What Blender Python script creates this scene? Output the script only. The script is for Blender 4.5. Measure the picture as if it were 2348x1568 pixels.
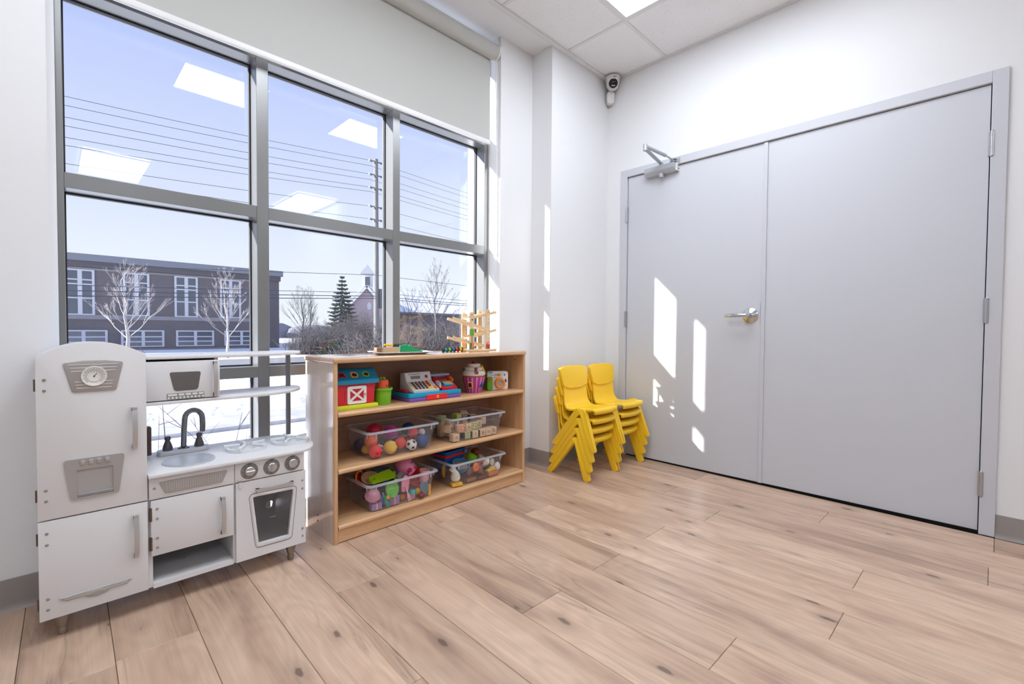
import bpy, bmesh, math, random
from mathutils import Vector, Matrix
random.seed(7)
SC = bpy.context.scene
COL = SC.collection
PI = math.pi
for o in list(bpy.data.objects):
    bpy.data.objects.remove(o)

# ------------------------------------------------------------------ camera
CAM_H = 0.91
_y, _p, _r = math.radians(45.172), math.radians(-1.434), math.radians(0.4064)
_F = Vector((math.cos(_p)*math.cos(_y), math.cos(_p)*math.sin(_y), math.sin(_p)))
_R = _F.cross(Vector((0, 0, 1))).normalized()
_U = _R.cross(_F)
_Rt = _R*math.cos(_r) + _U*math.sin(_r)
_Up = -_R*math.sin(_r) + _U*math.cos(_r)
cam = bpy.data.cameras.new('camera')
cam.sensor_width = 36.0
cam.lens = 1064.14/2348*36
cam.clip_start = 0.02
cam.clip_end = 500
camo = bpy.data.objects.new('camera', cam)
COL.objects.link(camo)
_m = Matrix((_Rt, _Up, -_F)).transposed().to_4x4()
_m.translation = Vector((0, 0, CAM_H))
camo.matrix_world = _m
SC.camera = camo

# ------------------------------------------------------------------ light and view
SC.view_settings.view_transform = 'Standard'
SC.view_settings.look = 'None'
SC.view_settings.gamma = 1
SC.view_settings.use_curve_mapping = False
SC.view_settings.exposure = 0.0
PANEL = 9.7          # radiance of the ceiling light panels
w = bpy.data.worlds.new('winter_sky')
SC.world = w
w.use_nodes = True
wn, wl = w.node_tree.nodes, w.node_tree.links
wn.clear()
wo = wn.new('ShaderNodeOutputWorld')
wb = wn.new('ShaderNodeBackground')
wt = wn.new('ShaderNodeTexCoord')
ws = wn.new('ShaderNodeSeparateXYZ')
wr = wn.new('ShaderNodeValToRGB')
wl.new(wt.outputs['Generated'], ws.inputs[0])
wl.new(ws.outputs['Z'], wr.inputs[0])
wl.new(wr.outputs[0], wb.inputs[0])
wl.new(wb.outputs[0], wo.inputs[0])
e = wr.color_ramp.elements
e[0].position = 0.0; e[0].color = (0.93, 0.97, 1.0, 1)
e[1].position = 1.0; e[1].color = (0.40, 0.52, 0.92, 1)
k = e.new(0.10); k.color = (0.88, 0.94, 1.0, 1)
k = e.new(0.45); k.color = (0.53, 0.63, 0.98, 1)
wb.inputs[1].default_value = 1.1
sl = bpy.data.lights.new('sun', 'SUN')
sl.energy = 17.0
sl.angle = math.radians(0.6)
sl.color = (1.0, 0.97, 0.92)
so = bpy.data.objects.new('sun', sl)
COL.objects.link(so)
so.rotation_euler = Vector((1, -0.42, -0.43)).to_track_quat('-Z', 'Y').to_euler()

# ------------------------------------------------------------------ helpers
def lin(c):
    out = []
    for v in c[:3]:
        v = v/255.0
        out.append(v/12.92 if v <= 0.04045 else ((v+0.055)/1.055)**2.4)
    return (out[0], out[1], out[2], 1)

MATS = {}
def M(name, rgb=(200, 200, 200), rough=0.5, metal=0.0, spec=0.5, var=0.0, vscale=40.0, bump=0.0, bscale=200.0, coat=0.0, trans=0.0):
    if name in MATS:
        return MATS[name]
    m = bpy.data.materials.new(name)
    m.use_nodes = True
    n, l = m.node_tree.nodes, m.node_tree.links
    p = n['Principled BSDF']
    p.inputs['Base Color'].default_value = lin(rgb)
    p.inputs['Roughness'].default_value = rough
    p.inputs['Metallic'].default_value = metal
    p.inputs['Specular IOR Level'].default_value = spec
    p.inputs['Coat Weight'].default_value = coat
    if var or bump:
        tc = n.new('ShaderNodeTexCoord')
    if var:
        nz = n.new('ShaderNodeTexNoise'); nz.inputs['Scale'].default_value = vscale
        nz.inputs['Detail'].default_value = 4
        l.new(tc.outputs['Object'], nz.inputs['Vector'])
        hs = n.new('ShaderNodeHueSaturation')
        mr = n.new('ShaderNodeMapRange')
        mr.inputs[1].default_value = 0.3; mr.inputs[2].default_value = 0.7
        mr.inputs[3].default_value = 1-var; mr.inputs[4].default_value = 1+var
        l.new(nz.outputs['Fac'], mr.inputs[0])
        l.new(mr.outputs[0], hs.inputs['Value'])
        hs.inputs['Color'].default_value = lin(rgb)
        l.new(hs.outputs[0], p.inputs['Base Color'])
    if bump:
        nb = n.new('ShaderNodeTexNoise'); nb.inputs['Scale'].default_value = bscale
        l.new(tc.outputs['Object'], nb.inputs['Vector'])
        bp = n.new('ShaderNodeBump'); bp.inputs['Strength'].default_value = bump; bp.inputs['Distance'].default_value = 0.002
        l.new(nb.outputs['Fac'], bp.inputs['Height'])
        l.new(bp.outputs[0], p.inputs['Normal'])
    MATS[name] = m
    return m

def mat_glass(name, tint, refl, ior=1.5):
    m = bpy.data.materials.new(name); m.use_nodes = True
    n, l = m.node_tree.nodes, m.node_tree.links
    n.clear()
    o = n.new('ShaderNodeOutputMaterial'); mx = n.new('ShaderNodeMixShader')
    t = n.new('ShaderNodeBsdfTransparent'); g = n.new('ShaderNodeBsdfGlossy')
    t.inputs[0].default_value = tint; g.inputs['Roughness'].default_value = 0.0
    g.inputs['Color'].default_value = (1, 1, 1, 1)
    f = n.new('ShaderNodeFresnel'); ge = n.new('ShaderNodeNewGeometry')
    mr = n.new('ShaderNodeMapRange')
    mr.inputs[3].default_value = ior; mr.inputs[4].default_value = 1/ior
    l.new(ge.outputs['Backfacing'], mr.inputs[0]); l.new(mr.outputs[0], f.inputs['IOR'])
    mu = n.new('ShaderNodeMath'); mu.operation = 'MULTIPLY'; mu.inputs[1].default_value = refl; mu.use_clamp = True
    l.new(f.outputs[0], mu.inputs[0]); l.new(mu.outputs[0], mx.inputs[0])
    l.new(t.outputs[0], mx.inputs[1]); l.new(g.outputs[0], mx.inputs[2]); l.new(mx.outputs[0], o.inputs[0])
    MATS[name] = m
    return m

def mat_frost(name, rgb, fac, rough=0.25):
    m = bpy.data.materials.new(name); m.use_nodes = True
    n, l = m.node_tree.nodes, m.node_tree.links
    p = n['Principled BSDF']; o = n['Material Output']
    p.inputs['Base Color'].default_value = lin(rgb); p.inputs['Roughness'].default_value = rough
    mx = n.new('ShaderNodeMixShader'); t = n.new('ShaderNodeBsdfTransparent')
    t.inputs[0].default_value = (0.97, 0.97, 0.98, 1)
    mx.inputs[0].default_value = fac
    l.new(t.outputs[0], mx.inputs[1]); l.new(p.outputs[0], mx.inputs[2]); l.new(mx.outputs[0], o.inputs[0])
    MATS[name] = m
    return m

def mat_emit(name, rgb, s):
    m = bpy.data.materials.new(name); m.use_nodes = True
    p = m.node_tree.nodes['Principled BSDF']
    p.inputs['Base Color'].default_value = lin((240, 240, 240))
    p.inputs['Emission Color'].default_value = lin(rgb); p.inputs['Emission Strength'].default_value = s
    MATS[name] = m
    return m

def mat_grain(name, dark, light, axis=0, scale=6.0, rough=0.35, stretch=14.0, coat=0.0):
    """plain wood with grain along one object axis"""
    m = bpy.data.materials.new(name); m.use_nodes = True
    n, l = m.node_tree.nodes, m.node_tree.links
    p = n['Principled BSDF']; p.inputs['Roughness'].default_value = rough; p.inputs['Coat Weight'].default_value = coat
    tc = n.new('ShaderNodeTexCoord'); mp = n.new('ShaderNodeMapping')
    s = [scale*stretch]*3; s[axis] = scale
    mp.inputs['Scale'].default_value = s
    l.new(tc.outputs['Object'], mp.inputs[0])
    nz = n.new('ShaderNodeTexNoise'); nz.inputs['Scale'].default_value = 1.0; nz.inputs['Detail'].default_value = 6
    nz.inputs['Distortion'].default_value = 0.6
    l.new(mp.outputs[0], nz.inputs['Vector'])
    r = n.new('ShaderNodeValToRGB')
    r.color_ramp.elements[0].position = 0.3; r.color_ramp.elements[0].color = lin(dark)
    r.color_ramp.elements[1].position = 0.7; r.color_ramp.elements[1].color = lin(light)
    l.new(nz.outputs['Fac'], r.inputs[0]); l.new(r.outputs[0], p.inputs['Base Color'])
    MATS[name] = m
    return m

def B():
    return bmesh.new()

def merge(bm, tb, mat=None):
    vm = {}
    for v in tb.verts:
        vm[v] = bm.verts.new(mat @ v.co if mat else v.co)
    for f in tb.faces:
        try:
            bm.faces.new([vm[v] for v in f.verts])
        except ValueError:
            pass
    tb.free()
    return bm

def box(bm, x0, x1, y0, y1, z0, z1, bev=0.0, seg=1, mat=None):
    t = bmesh.new()
    vs = [t.verts.new((x, y, z)) for z in (z0, z1) for y in (y0, y1) for x in (x0, x1)]
    for f in ((0, 2, 3, 1), (4, 5, 7, 6), (0, 1, 5, 4), (2, 6, 7, 3), (0, 4, 6, 2), (1, 3, 7, 5)):
        t.faces.new([vs[i] for i in f])
    if bev:
        bmesh.ops.bevel(t, geom=list(t.edges), offset=bev, segments=seg, affect='EDGES', profile=0.5)
    return merge(bm, t, mat)

def prism(bm, poly, d0, d1, axis='y', bev=0.0, seg=1, mat=None):
    """poly of 2-D points extruded along an axis; (a,b) -> y: (a,.,b)  x: (.,a,b)  z: (a,b,.)"""
    t = bmesh.new()
    def P(a, b, d):
        return {'y': (a, d, b), 'x': (d, a, b), 'z': (a, b, d)}[axis]
    A = [t.verts.new(P(a, b, d0)) for a, b in poly]
    Bv = [t.verts.new(P(a, b, d1)) for a, b in poly]
    n = len(poly)
    t.faces.new(A); t.faces.new(list(reversed(Bv)))
    for i in range(n):
        t.faces.new([A[i], Bv[i], Bv[(i+1) % n], A[(i+1) % n]])
    bmesh.ops.recalc_face_normals(t, faces=t.faces)
    if bev:
        eds = [ed for ed in t.edges if (ed.verts[0] in A) == (ed.verts[1] in A)]
        bmesh.ops.bevel(t, geom=eds, offset=bev, segments=seg, affect='EDGES', profile=0.5)
    return merge(bm, t, mat)

def rpoly(pts, r, seg=4):
    """polygon with rounded corners; r is a number or a list"""
    n = len(pts); out = []
    for i in range(n):
        p = Vector(pts[i]); a = Vector(pts[i-1]); b = Vector(pts[(i+1) % n])
        rr = r[i] if isinstance(r, (list, tuple)) else r
        if rr <= 0:
            out.append(tuple(p)); continue
        u = (a-p).normalized(); v = (b-p).normalized()
        ang = u.angle(v)
        d = min(rr/math.tan(ang/2), (a-p).length*0.49, (b-p).length*0.49)
        s, e2 = p+u*d, p+v*d
        for k2 in range(seg+1):
            t = k2/seg
            out.append(tuple((1-t)**2*s + 2*t*(1-t)*p + t*t*e2))
    return out

def rrect(x0, x1, z0, z1, r, seg=4):
    return rpoly([(x0, z0), (x1, z0), (x1, z1), (x0, z1)], r, seg)

def ring(bm, outer, inner, d0, d1, axis='y', mat=None):
    """frame: two loops with equal point counts, extruded"""
    t = bmesh.new()
    def P(a, b, d):
        return {'y': (a, d, b), 'x': (d, a, b), 'z': (a, b, d)}[axis]
    L = [[t.verts.new(P(a, b, d)) for a, b in lp] for d in (d0, d1) for lp in (outer, inner)]
    n = len(outer)
    for i in range(n):
        j = (i+1) % n
        t.faces.new([L[0][i], L[0][j], L[1][j], L[1][i]])
        t.faces.new([L[2][i], L[3][i], L[3][j], L[2][j]])
        t.faces.new([L[0][i], L[2][i], L[2][j], L[0][j]])
        t.faces.new([L[1][i], L[1][j], L[3][j], L[3][i]])
    bmesh.ops.recalc_face_normals(t, faces=t.faces)
    return merge(bm, t, mat)

def frameaxes(d):
    d = d.normalized()
    u = d.orthogonal().normalized() if abs(d.z) > 0.999 else d.cross(Vector((0, 0, 1))).normalized()
    return u, d.cross(u).normalized()

def tube(bm, pts, r, seg=8, caps=True, mat=None):
    t = bmesh.new()
    pts = [Vector(p) for p in pts]
    n = len(pts)
    rs = r if isinstance(r, (list, tuple)) else [r]*n
    u = None; rings = []
    for i in range(n):
        d = (pts[min(i+1, n-1)]-pts[max(i-1, 0)]).normalized()
        if u is None:
            u, v = frameaxes(d)
        else:
            u = (u-d*u.dot(d))
            u = u.normalized() if u.length > 1e-6 else frameaxes(d)[0]
            v = d.cross(u).normalized()
        rings.append([t.verts.new(pts[i]+(u*math.cos(2*PI*q/seg)+v*math.sin(2*PI*q/seg))*rs[i]) for q in range(seg)])
    for i in range(n-1):
        for q in range(seg):
            t.faces.new([rings[i][q], rings[i][(q+1) % seg], rings[i+1][(q+1) % seg], rings[i+1][q]])
    if caps:
        t.faces.new(list(reversed(rings[0]))); t.faces.new(rings[-1])
    return merge(bm, t, mat)

def cyl(bm, p0, p1, r0, r1=None, seg=16, mat=None):
    return tube(bm, [p0, p1], [r0, r0 if r1 is None else r1], seg, True, mat)

def lathe(bm, prof, seg=24, c=(0, 0, 0), mat=None):
    """profile of (r, z) turned about z"""
    t = bmesh.new(); rows = []
    for r, z in prof:
        if r < 1e-6:
            rows.append([t.verts.new((c[0], c[1], c[2]+z))])
        else:
            rows.append([t.verts.new((c[0]+r*math.cos(2*PI*q/seg), c[1]+r*math.sin(2*PI*q/seg), c[2]+z)) for q in range(seg)])
    for a, b in zip(rows, rows[1:]):
        for q in range(seg):
            q2 = (q+1) % seg
            if len(a) == 1 and len(b) == 1:
                continue
            if len(a) == 1:
                t.faces.new([a[0], b[q], b[q2]])
            elif len(b) == 1:
                t.faces.new([a[q], a[q2], b[0]])
            else:
                t.faces.new([a[q], a[q2], b[q2], b[q]])
    for rw, rev in ((rows[0], True), (rows[-1], False)):
        if len(rw) > 1:
            t.faces.new(list(reversed(rw)) if rev else rw)
    bmesh.ops.recalc_face_normals(t, faces=t.faces)
    return merge(bm, t, mat)

def sphere(bm, c, r, seg=16, rings=10, sc=(1, 1, 1), mat=None):
    prof = [(r*math.sin(PI*i/rings), -r*math.cos(PI*i/rings)) for i in range(rings+1)]
    prof[0] = (0, -r); prof[-1] = (0, r)
    mm = Matrix.Translation(c) @ Matrix.Diagonal((*sc, 1))
    return lathe(bm, prof, seg, mat=(mat @ mm) if mat else mm)

OFF = {}
def root_of(o):
    while o.parent:
        o = o.parent
    return o

def obj(name, bm, mat, parent=None, smooth=35, label=None):
    if isinstance(bm, bpy.types.Mesh):
        me = bm
    else:
        me = bpy.data.meshes.new(name)
        if parent is not None:
            off = OFF.get(root_of(parent).name)
            if off is not None:
                for v in bm.verts:
                    v.co -= off
        bm.normal_update()
        bm.to_mesh(me); bm.free()
        if smooth:
            for p in me.polygons:
                p.use_smooth = True
            me.set_sharp_from_angle(angle=math.radians(smooth))
        me.materials.append(mat)
    o = bpy.data.objects.new(name, me)
    COL.objects.link(o)
    if parent is not None:
        o.parent = parent
    if label:
        o['label'] = label
    return o

def tag(o, label=None, cat=None, group=None, kind=None):
    if label: o['label'] = label
    if cat: o['category'] = cat
    if group: o['group'] = group
    if kind: o['kind'] = kind
    return o

def thing(name, label, cat, loc=(0, 0, 0), rotz=0.0, group=None, world=False, rot=None):
    """empty at the base of a thing; world=True: its parts are written in room coordinates"""
    o = bpy.data.objects.new(name, None)
    o.empty_display_size = 0.05
    COL.objects.link(o)
    o.location = loc; o.rotation_euler = rot if rot else (0, 0, rotz)
    tag(o, label, cat, group)
    if world:
        OFF[o.name] = Vector(loc)
    return o

def single(name, bm, mat, label, cat, loc=(0, 0, 0), rot=(0, 0, 0), group=None, smooth=35):
    """a thing that is one mesh, in local coordinates"""
    o = obj(name, bm, mat, None, smooth)
    o.location = loc; o.rotation_euler = rot
    return tag(o, label, cat, group)

def dup(root, loc, rot, label, group=None):
    r = root.copy(); COL.objects.link(r)
    r.location = loc; r.rotation_euler = rot; r['label'] = label
    if group: r['group'] = group
    for ch in list(root.children):
        c = ch.copy(); COL.objects.link(c); c.parent = r
        for g in list(ch.children):
            d = g.copy(); COL.objects.link(d); d.parent = c
    return r

def text_bm(s, size, depth=0.0004, align='CENTER'):
    """flat lettering facing -y, baseline centre at the origin"""
    cu = bpy.data.curves.new('lettering', 'FONT')
    cu.body = s; cu.size = size; cu.extrude = depth; cu.align_x = align; cu.align_y = 'CENTER'
    cu.resolution_u = 2
    to = bpy.data.objects.new('lettering', cu)
    me = bpy.data.meshes.new_from_object(to)
    bm = bmesh.new(); bm.from_mesh(me)
    bpy.data.objects.remove(to); bpy.data.curves.remove(cu); bpy.data.meshes.remove(me)
    bmesh.ops.rotate(bm, verts=bm.verts, cent=(0, 0, 0), matrix=Matrix.Rotation(PI/2, 3, 'X'))
    return bm

def put(bm, mat):
    bmesh.ops.transform(bm, matrix=mat, verts=bm.verts)
    return bm
def T(x, y, z):
    return Matrix.Translation((x, y, z))
def Rm(a, ax):
    return Matrix.Rotation(a, 4, ax)
def struct(name, bm, mat, label=None, smooth=35):
    o = obj(name, bm, mat, None, smooth)
    o['kind'] = 'structure'
    if label: o['label'] = label
    return o
# ------------------------------------------------------------------ materials of the room
m_wall = M('wall_paint', (236, 237, 239), 0.6, bump=0.05, bscale=500)
m_door = M('door_paint', (209, 212, 219), 0.42)
m_frame = M('door_frame_paint', (207, 209, 216), 0.42)
m_alu = M('window_aluminium', (138, 139, 139), 0.32, 0.6)
m_gasket = M('black_gasket', (38, 40, 46), 0.6)
m_base = M('vinyl_cove_base', (150, 143, 139), 0.5)
m_steel = M('brushed_steel', (190, 192, 196), 0.32, 0.9)
m_dark = M('dark_gap', (20, 20, 22), 0.8)
m_sub = M('subfloor', (62, 46, 38), 0.8)
m_tbar = M('ceiling_grid_white', (228, 229, 230), 0.5)
m_glass = mat_glass('window_glass', (0.955, 0.965, 0.985, 1), 1.0)
m_blind = M('blind_fabric', (195, 196, 192), 0.85, bump=0.06, bscale=900)
m_white = M('white_plastic', (236, 237, 238), 0.35)
m_chrome = M('satin_chrome', (205, 207, 210), 0.22, 1.0)

def mat_tile():
    m = bpy.data.materials.new('acoustic_tile'); m.use_nodes = True
    n, l = m.node_tree.nodes, m.node_tree.links
    p = n['Principled BSDF']; p.inputs['Roughness'].default_value = 0.9
    tc = n.new('ShaderNodeTexCoord')
    v = n.new('ShaderNodeTexVoronoi'); v.inputs['Scale'].default_value = 92
    l.new(tc.outputs['Object'], v.inputs['Vector'])
    nz = n.new('ShaderNodeTexNoise'); nz.inputs['Scale'].default_value = 130; nz.inputs['Detail'].default_value = 3
    l.new(tc.outputs['Object'], nz.inputs['Vector'])
    ad = n.new('ShaderNodeMath'); ad.operation = 'MULTIPLY_ADD'; ad.inputs[1].default_value = 0.45; ad.inputs[2].default_value = 0.0
    l.new(nz.outputs['Fac'], ad.inputs[0])
    su = n.new('ShaderNodeMath'); su.operation = 'ADD'
    l.new(v.outputs['Distance'], su.inputs[0]); l.new(ad.outputs[0], su.inputs[1])
    r = n.new('ShaderNodeValToRGB')
    r.color_ramp.elements[0].position = 0.285; r.color_ramp.elements[0].color = lin((150, 146, 142))
    r.color_ramp.elements[1].position = 0.355; r.color_ramp.elements[1].color = lin((243, 243, 244))
    l.new(su.outputs[0], r.inputs[0]); l.new(r.outputs[0], p.inputs['Base Color'])
    bp = n.new('ShaderNodeBump'); bp.inputs['Strength'].default_value = 0.4; bp.inputs['Distance'].default_value = 0.002
    l.new(r.outputs[0], bp.inputs['Height']); l.new(bp.outputs[0], p.inputs['Normal'])
    return m
m_tile = mat_tile()

def mat_plank():
    m = bpy.data.materials.new('laminate_oak'); m.use_nodes = True
    n, l = m.node_tree.nodes, m.node_tree.links
    p = n['Principled BSDF']; p.inputs['Roughness'].default_value = 0.34
    tc = n.new('ShaderNodeTexCoord'); oi = n.new('ShaderNodeObjectInfo')
    def math_(op, a, b=None, c=None, clamp=False):
        q = n.new('ShaderNodeMath'); q.operation = op; q.use_clamp = clamp
        for i, v in enumerate((a, b, c)):
            if v is None: continue
            if isinstance(v, (int, float)): q.inputs[i].default_value = v
            else: l.new(v, q.inputs[i])
        return q.outputs[0]
    def rng(a, f0, f1, t0, t1):
        q = n.new('ShaderNodeMapRange'); l.new(a, q.inputs[0])
        for i, v in enumerate((f0, f1, t0, t1)): q.inputs[i+1].default_value = v
        return q.outputs[0]
    rand = oi.outputs['Random']
    # a different piece of the board pattern on every plank
    cx = n.new('ShaderNodeCombineXYZ')
    l.new(math_('MULTIPLY', rand, 37.0), cx.inputs[0]); l.new(math_('MULTIPLY', rand, 91.0), cx.inputs[1])
    va = n.new('ShaderNodeVectorMath'); va.operation = 'ADD'
    l.new(tc.outputs['Object'], va.inputs[0]); l.new(cx.outputs[0], va.inputs[1])
    def noise(sx, sy, detail=4, rough=0.5, dist=0.0, off=0.0):
        mp = n.new('ShaderNodeMapping'); mp.inputs['Scale'].default_value = (sx, sy, 1); mp.inputs['Location'].default_value = (off, off*1.7, 0)
        l.new(va.outputs[0], mp.inputs[0])
        q = n.new('ShaderNodeTexNoise'); q.inputs['Scale'].default_value = 1.0; q.inputs['Detail'].default_value = detail
        q.inputs['Roughness'].default_value = rough; q.inputs['Distortion'].default_value = dist
        l.new(mp.outputs[0], q.inputs['Vector'])
        return q.outputs['Fac']
    cloud = noise(9, 1.25, 3, 0.5, 0.7)
    fine = noise(105, 2.2, 6, 0.65, 0.5)
    slow = noise(5.5, 1.6, 2, 0.4)
    ringy = math_('SINE', math_('MULTIPLY', slow, 75.0))
    r3 = n.new('ShaderNodeValToRGB')
    r3.color_ramp.elements[0].position = 0.32; r3.color_ramp.elements[0].color = lin((178, 147, 127))
    r3.color_ramp.elements[1].position = 0.62; r3.color_ramp.elements[1].color = lin((213, 183, 158))
    k3 = r3.color_ramp.elements.new(0.46); k3.color = lin((200, 169, 145))
    l.new(cloud, r3.inputs[0])
    tone = math_('MULTIPLY', rng(fine, 0.3, 0.7, 0.89, 1.08), rng(ringy, -1, 1, 0.94, 1.03))
    tone = math_('MULTIPLY', tone, rng(rand, 0, 1, 0.90, 1.09))
    # brown streaks and hairline cracks that follow one level line of a stretched noise
    nc = noise(13, 0.95, 3, 0.5, 0.8, 4.0)
    lev = math_('ABSOLUTE', math_('SUBTRACT', nc, 0.44))
    gate = rng(noise(5, 1.1, 2, 0.5, 0.0, 9.0), 0.50, 0.60, 0.0, 1.0)
    band = math_('MULTIPLY', rng(lev, 0.0, 0.045, 0.30, 0.0), gate)
    crack = math_('MULTIPLY', rng(lev, 0.0, 0.006, 0.55, 0.0), gate)
    # knots: sparse stretched cells with a dark heart and a halo
    mpk = n.new('ShaderNodeMapping'); mpk.inputs['Scale'].default_value = (6.5, 2.5, 1)
    l.new(va.outputs[0], mpk.inputs[0])
    vk = n.new('ShaderNodeTexVoronoi'); vk.voronoi_dimensions = '2D'; vk.inputs['Scale'].default_value = 1.0
    l.new(mpk.outputs[0], vk.inputs['Vector'])
    sepk = n.new('ShaderNodeSeparateColor'); l.new(vk.outputs['Color'], sepk.inputs[0])
    on_ = math_('GREATER_THAN', sepk.outputs[0], 0.45)
    dk = math_('MULTIPLY_ADD', noise(60, 24, 3, 0.6), 0.09, vk.outputs['Distance'])
    dk = math_('MULTIPLY_ADD', sepk.outputs[1], 0.055, dk)
    heart = math_('MULTIPLY', rng(dk, 0.095, 0.135, 0.80, 0.0), on_)
    halo = math_('MULTIPLY', rng(dk, 0.09, 0.28, 0.34, 0.0), on_)
    dark = math_('MAXIMUM', math_('MAXIMUM', heart, halo), math_('MAXIMUM', crack, band), None, True)
    hs = n.new('ShaderNodeHueSaturation'); l.new(r3.outputs[0], hs.inputs['Color']); l.new(tone, hs.inputs['Value'])
    mix = n.new('ShaderNodeMix'); mix.data_type = 'RGBA'
    l.new(dark, mix.inputs['Factor']); l.new(hs.outputs[0], mix.inputs['A']); mix.inputs['B'].default_value = lin((94, 74, 66))
    l.new(mix.outputs['Result'], p.inputs['Base Color'])
    bp = n.new('ShaderNodeBump'); bp.inputs['Strength'].default_value = 0.10; bp.inputs['Distance'].default_value = 0.001
    l.new(fine, bp.inputs['Height']); l.new(bp.outputs[0], p.inputs['Normal'])
    return m
m_plank = mat_plank()

# ------------------------------------------------------------------ room shell
DX, WY, CY, CXL = 2.99, 2.175, 2.0, 2.34     # door wall, window wall, column face, column side
JR, JL = 2.047, 0.0                          # window reveal right / left
CZ = 2.77                                    # ceiling
BX, BY = -3.0, -4.8                          # walls out of view
WF, WG, WB = 2.29, 2.38, 2.41                # window frame front, glass, back

fl = struct('floor', box(B(), BX-0.1, DX+0.15, BY-0.1, 2.5, -0.12, -0.012), m_sub, 'light oak laminate plank floor')
FA = math.radians(-1.1)
PW, PL = 0.1925, 1.275
fl_me = None
known = {0: 2.9, 1: 1.642, 2: 2.2, 3: 1.02, 4: 1.558, 5: 1.705, 6: 1.036, 7: 0.517, 8: 1.045, 9: 1.60, 10: 1.052, 11: 0.335, 12: 0.955, 13: 0.003, 14: 0.57, 15: -0.011}
def plank_mesh(y0, y1):
    bm = box(B(), 0.0006, PW-0.0006, y0+0.0006, y1-0.0006, -0.012, 0.0)
    top = [ed for ed in bm.edges if all(v.co.z > -0.001 for v in ed.verts)]
    bmesh.ops.bevel(bm, geom=top, offset=0.0014, segments=1, affect='EDGES')
    me = bpy.data.meshes.new('plank'); bm.to_mesh(me); bm.free(); me.materials.append(m_plank)
    return me
full_plank = plank_mesh(0, PL)
rnd = random.Random(3)
for kx in range(-16, 16):
    xs = -0.110 + PW*kx
    j = known.get(kx, rnd.uniform(0, PL))
    y = j - PL*math.ceil((j-BY)/PL)
    while y < 2.26:
        y0, y1 = max(y, BY), min(y+PL, 2.275)
        if y1-y0 > 0.01:
            me = full_plank if (y1-y0) > PL-0.001 else plank_mesh(y0-y, y1-y)
            o = obj('plank', me, None, fl)
            o.location = (xs*math.cos(FA)-y*math.sin(FA), xs*math.sin(FA)+y*math.cos(FA), 0)
            o.rotation_euler = (0, 0, FA)
        y += PL

# walls
_wf = box(B(), BX, JL, WY, 2.5, 0, 3.0); box(_wf, JL, 0.021, 2.265, 2.5, 0, 3.0)
struct('wall_front', _wf, m_wall, 'white wall beside the window behind the toy kitchen')
bmw = box(B(), JR, DX+0.1, WY, 2.5, 0, 3.0)
struct('wall_right_of_window', bmw, m_wall, 'narrow white wall strip between window and corner column')
struct('wall_column', box(B(), CXL, DX+0.1, CY, WY, 0, 3.0), m_wall, 'white boxed column in the corner behind the yellow chairs')
# door wall with an opening for the doors
OY0, OY1, OZ = -0.072*0.963, 1.876, 2.078
bmw = B()
box(bmw, DX, DX+0.12, BY, OY0+0.03, 0, 3.0); box(bmw, DX, DX+0.12, OY1-0.03, CY, 0, 3.0); box(bmw, DX, DX+0.12, OY0+0.03, OY1-0.03, OZ-0.03, 3.0)
box(bmw, DX+0.10, DX+0.12, OY0, OY1, 0, OZ)
struct('wall_right', bmw, m_wall, 'white wall with the pair of grey doors')
struct('wall_back', box(B(), BX, DX+0.1, BY-0.1, BY, 0, 3.0), m_wall)
struct('wall_left', box(B(), BX-0.1, BX, BY-0.1, 2.5, 0, 3.0), m_wall)

# ceiling: slab, window soffit, tiles and grid
ce = struct('ceiling', box(B(), BX-0.1, DX+0.12, BY-0.1, 2.5, CZ+0.012, CZ+0.12), m_wall, 'suspended ceiling of white speckled tiles')
def part_at(name, me, parent, loc):
    o = obj(name, me, None, parent); o.location = loc; return o
obj('soffit', box(B(), BX, CXL, 2.0, 2.46, CZ-0.004, CZ+0.013), m_wall, ce)
gx = [2.465-0.6*i for i in range(0, 10)]
gxs = [DX] + gx
gy = [1.985, 1.541, 0.321, -0.899]
PANELS = {(1, 1), (3, 1), (5, 1)}
for i in range(len(gxs)-1):
    x1, x0 = gxs[i], gxs[i+1]
    for j in range(len(gy)-1):
        y1, y0 = gy[j], gy[j+1]
        if (i, j) in PANELS:
            continue
        bm = box(B(), x0+0.006, x1-0.006, y0+0.006, y1-0.006, CZ+0.001, CZ+0.012)
        obj('ceiling_tile', bm, m_tile, ce, 0)
for x in gx:
    obj('grid_runner', box(B(), x-0.012, x+0.012, -0.899, 1.985, CZ-0.003, CZ+0.006, 0.001), m_tbar, ce)
for y in gy[1:]:
    for i in range(len(gxs)-1):
        obj('grid_tee', box(B(), gxs[i+1]+0.012, gxs[i]-(0.012 if i else 0), y-0.012, y+0.012, CZ-0.003, CZ+0.006, 0.001), m_tbar, ce)
obj('wall_angle', box(B(), -3.0, DX, 1.965, 2.0, CZ-0.010, CZ+0.004, 0.001), m_tbar, ce)
obj('wall_angle', box(B(), DX-0.020, DX, BY, 1.965, CZ-0.006, CZ+0.006, 0.001), m_tbar, ce)
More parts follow.
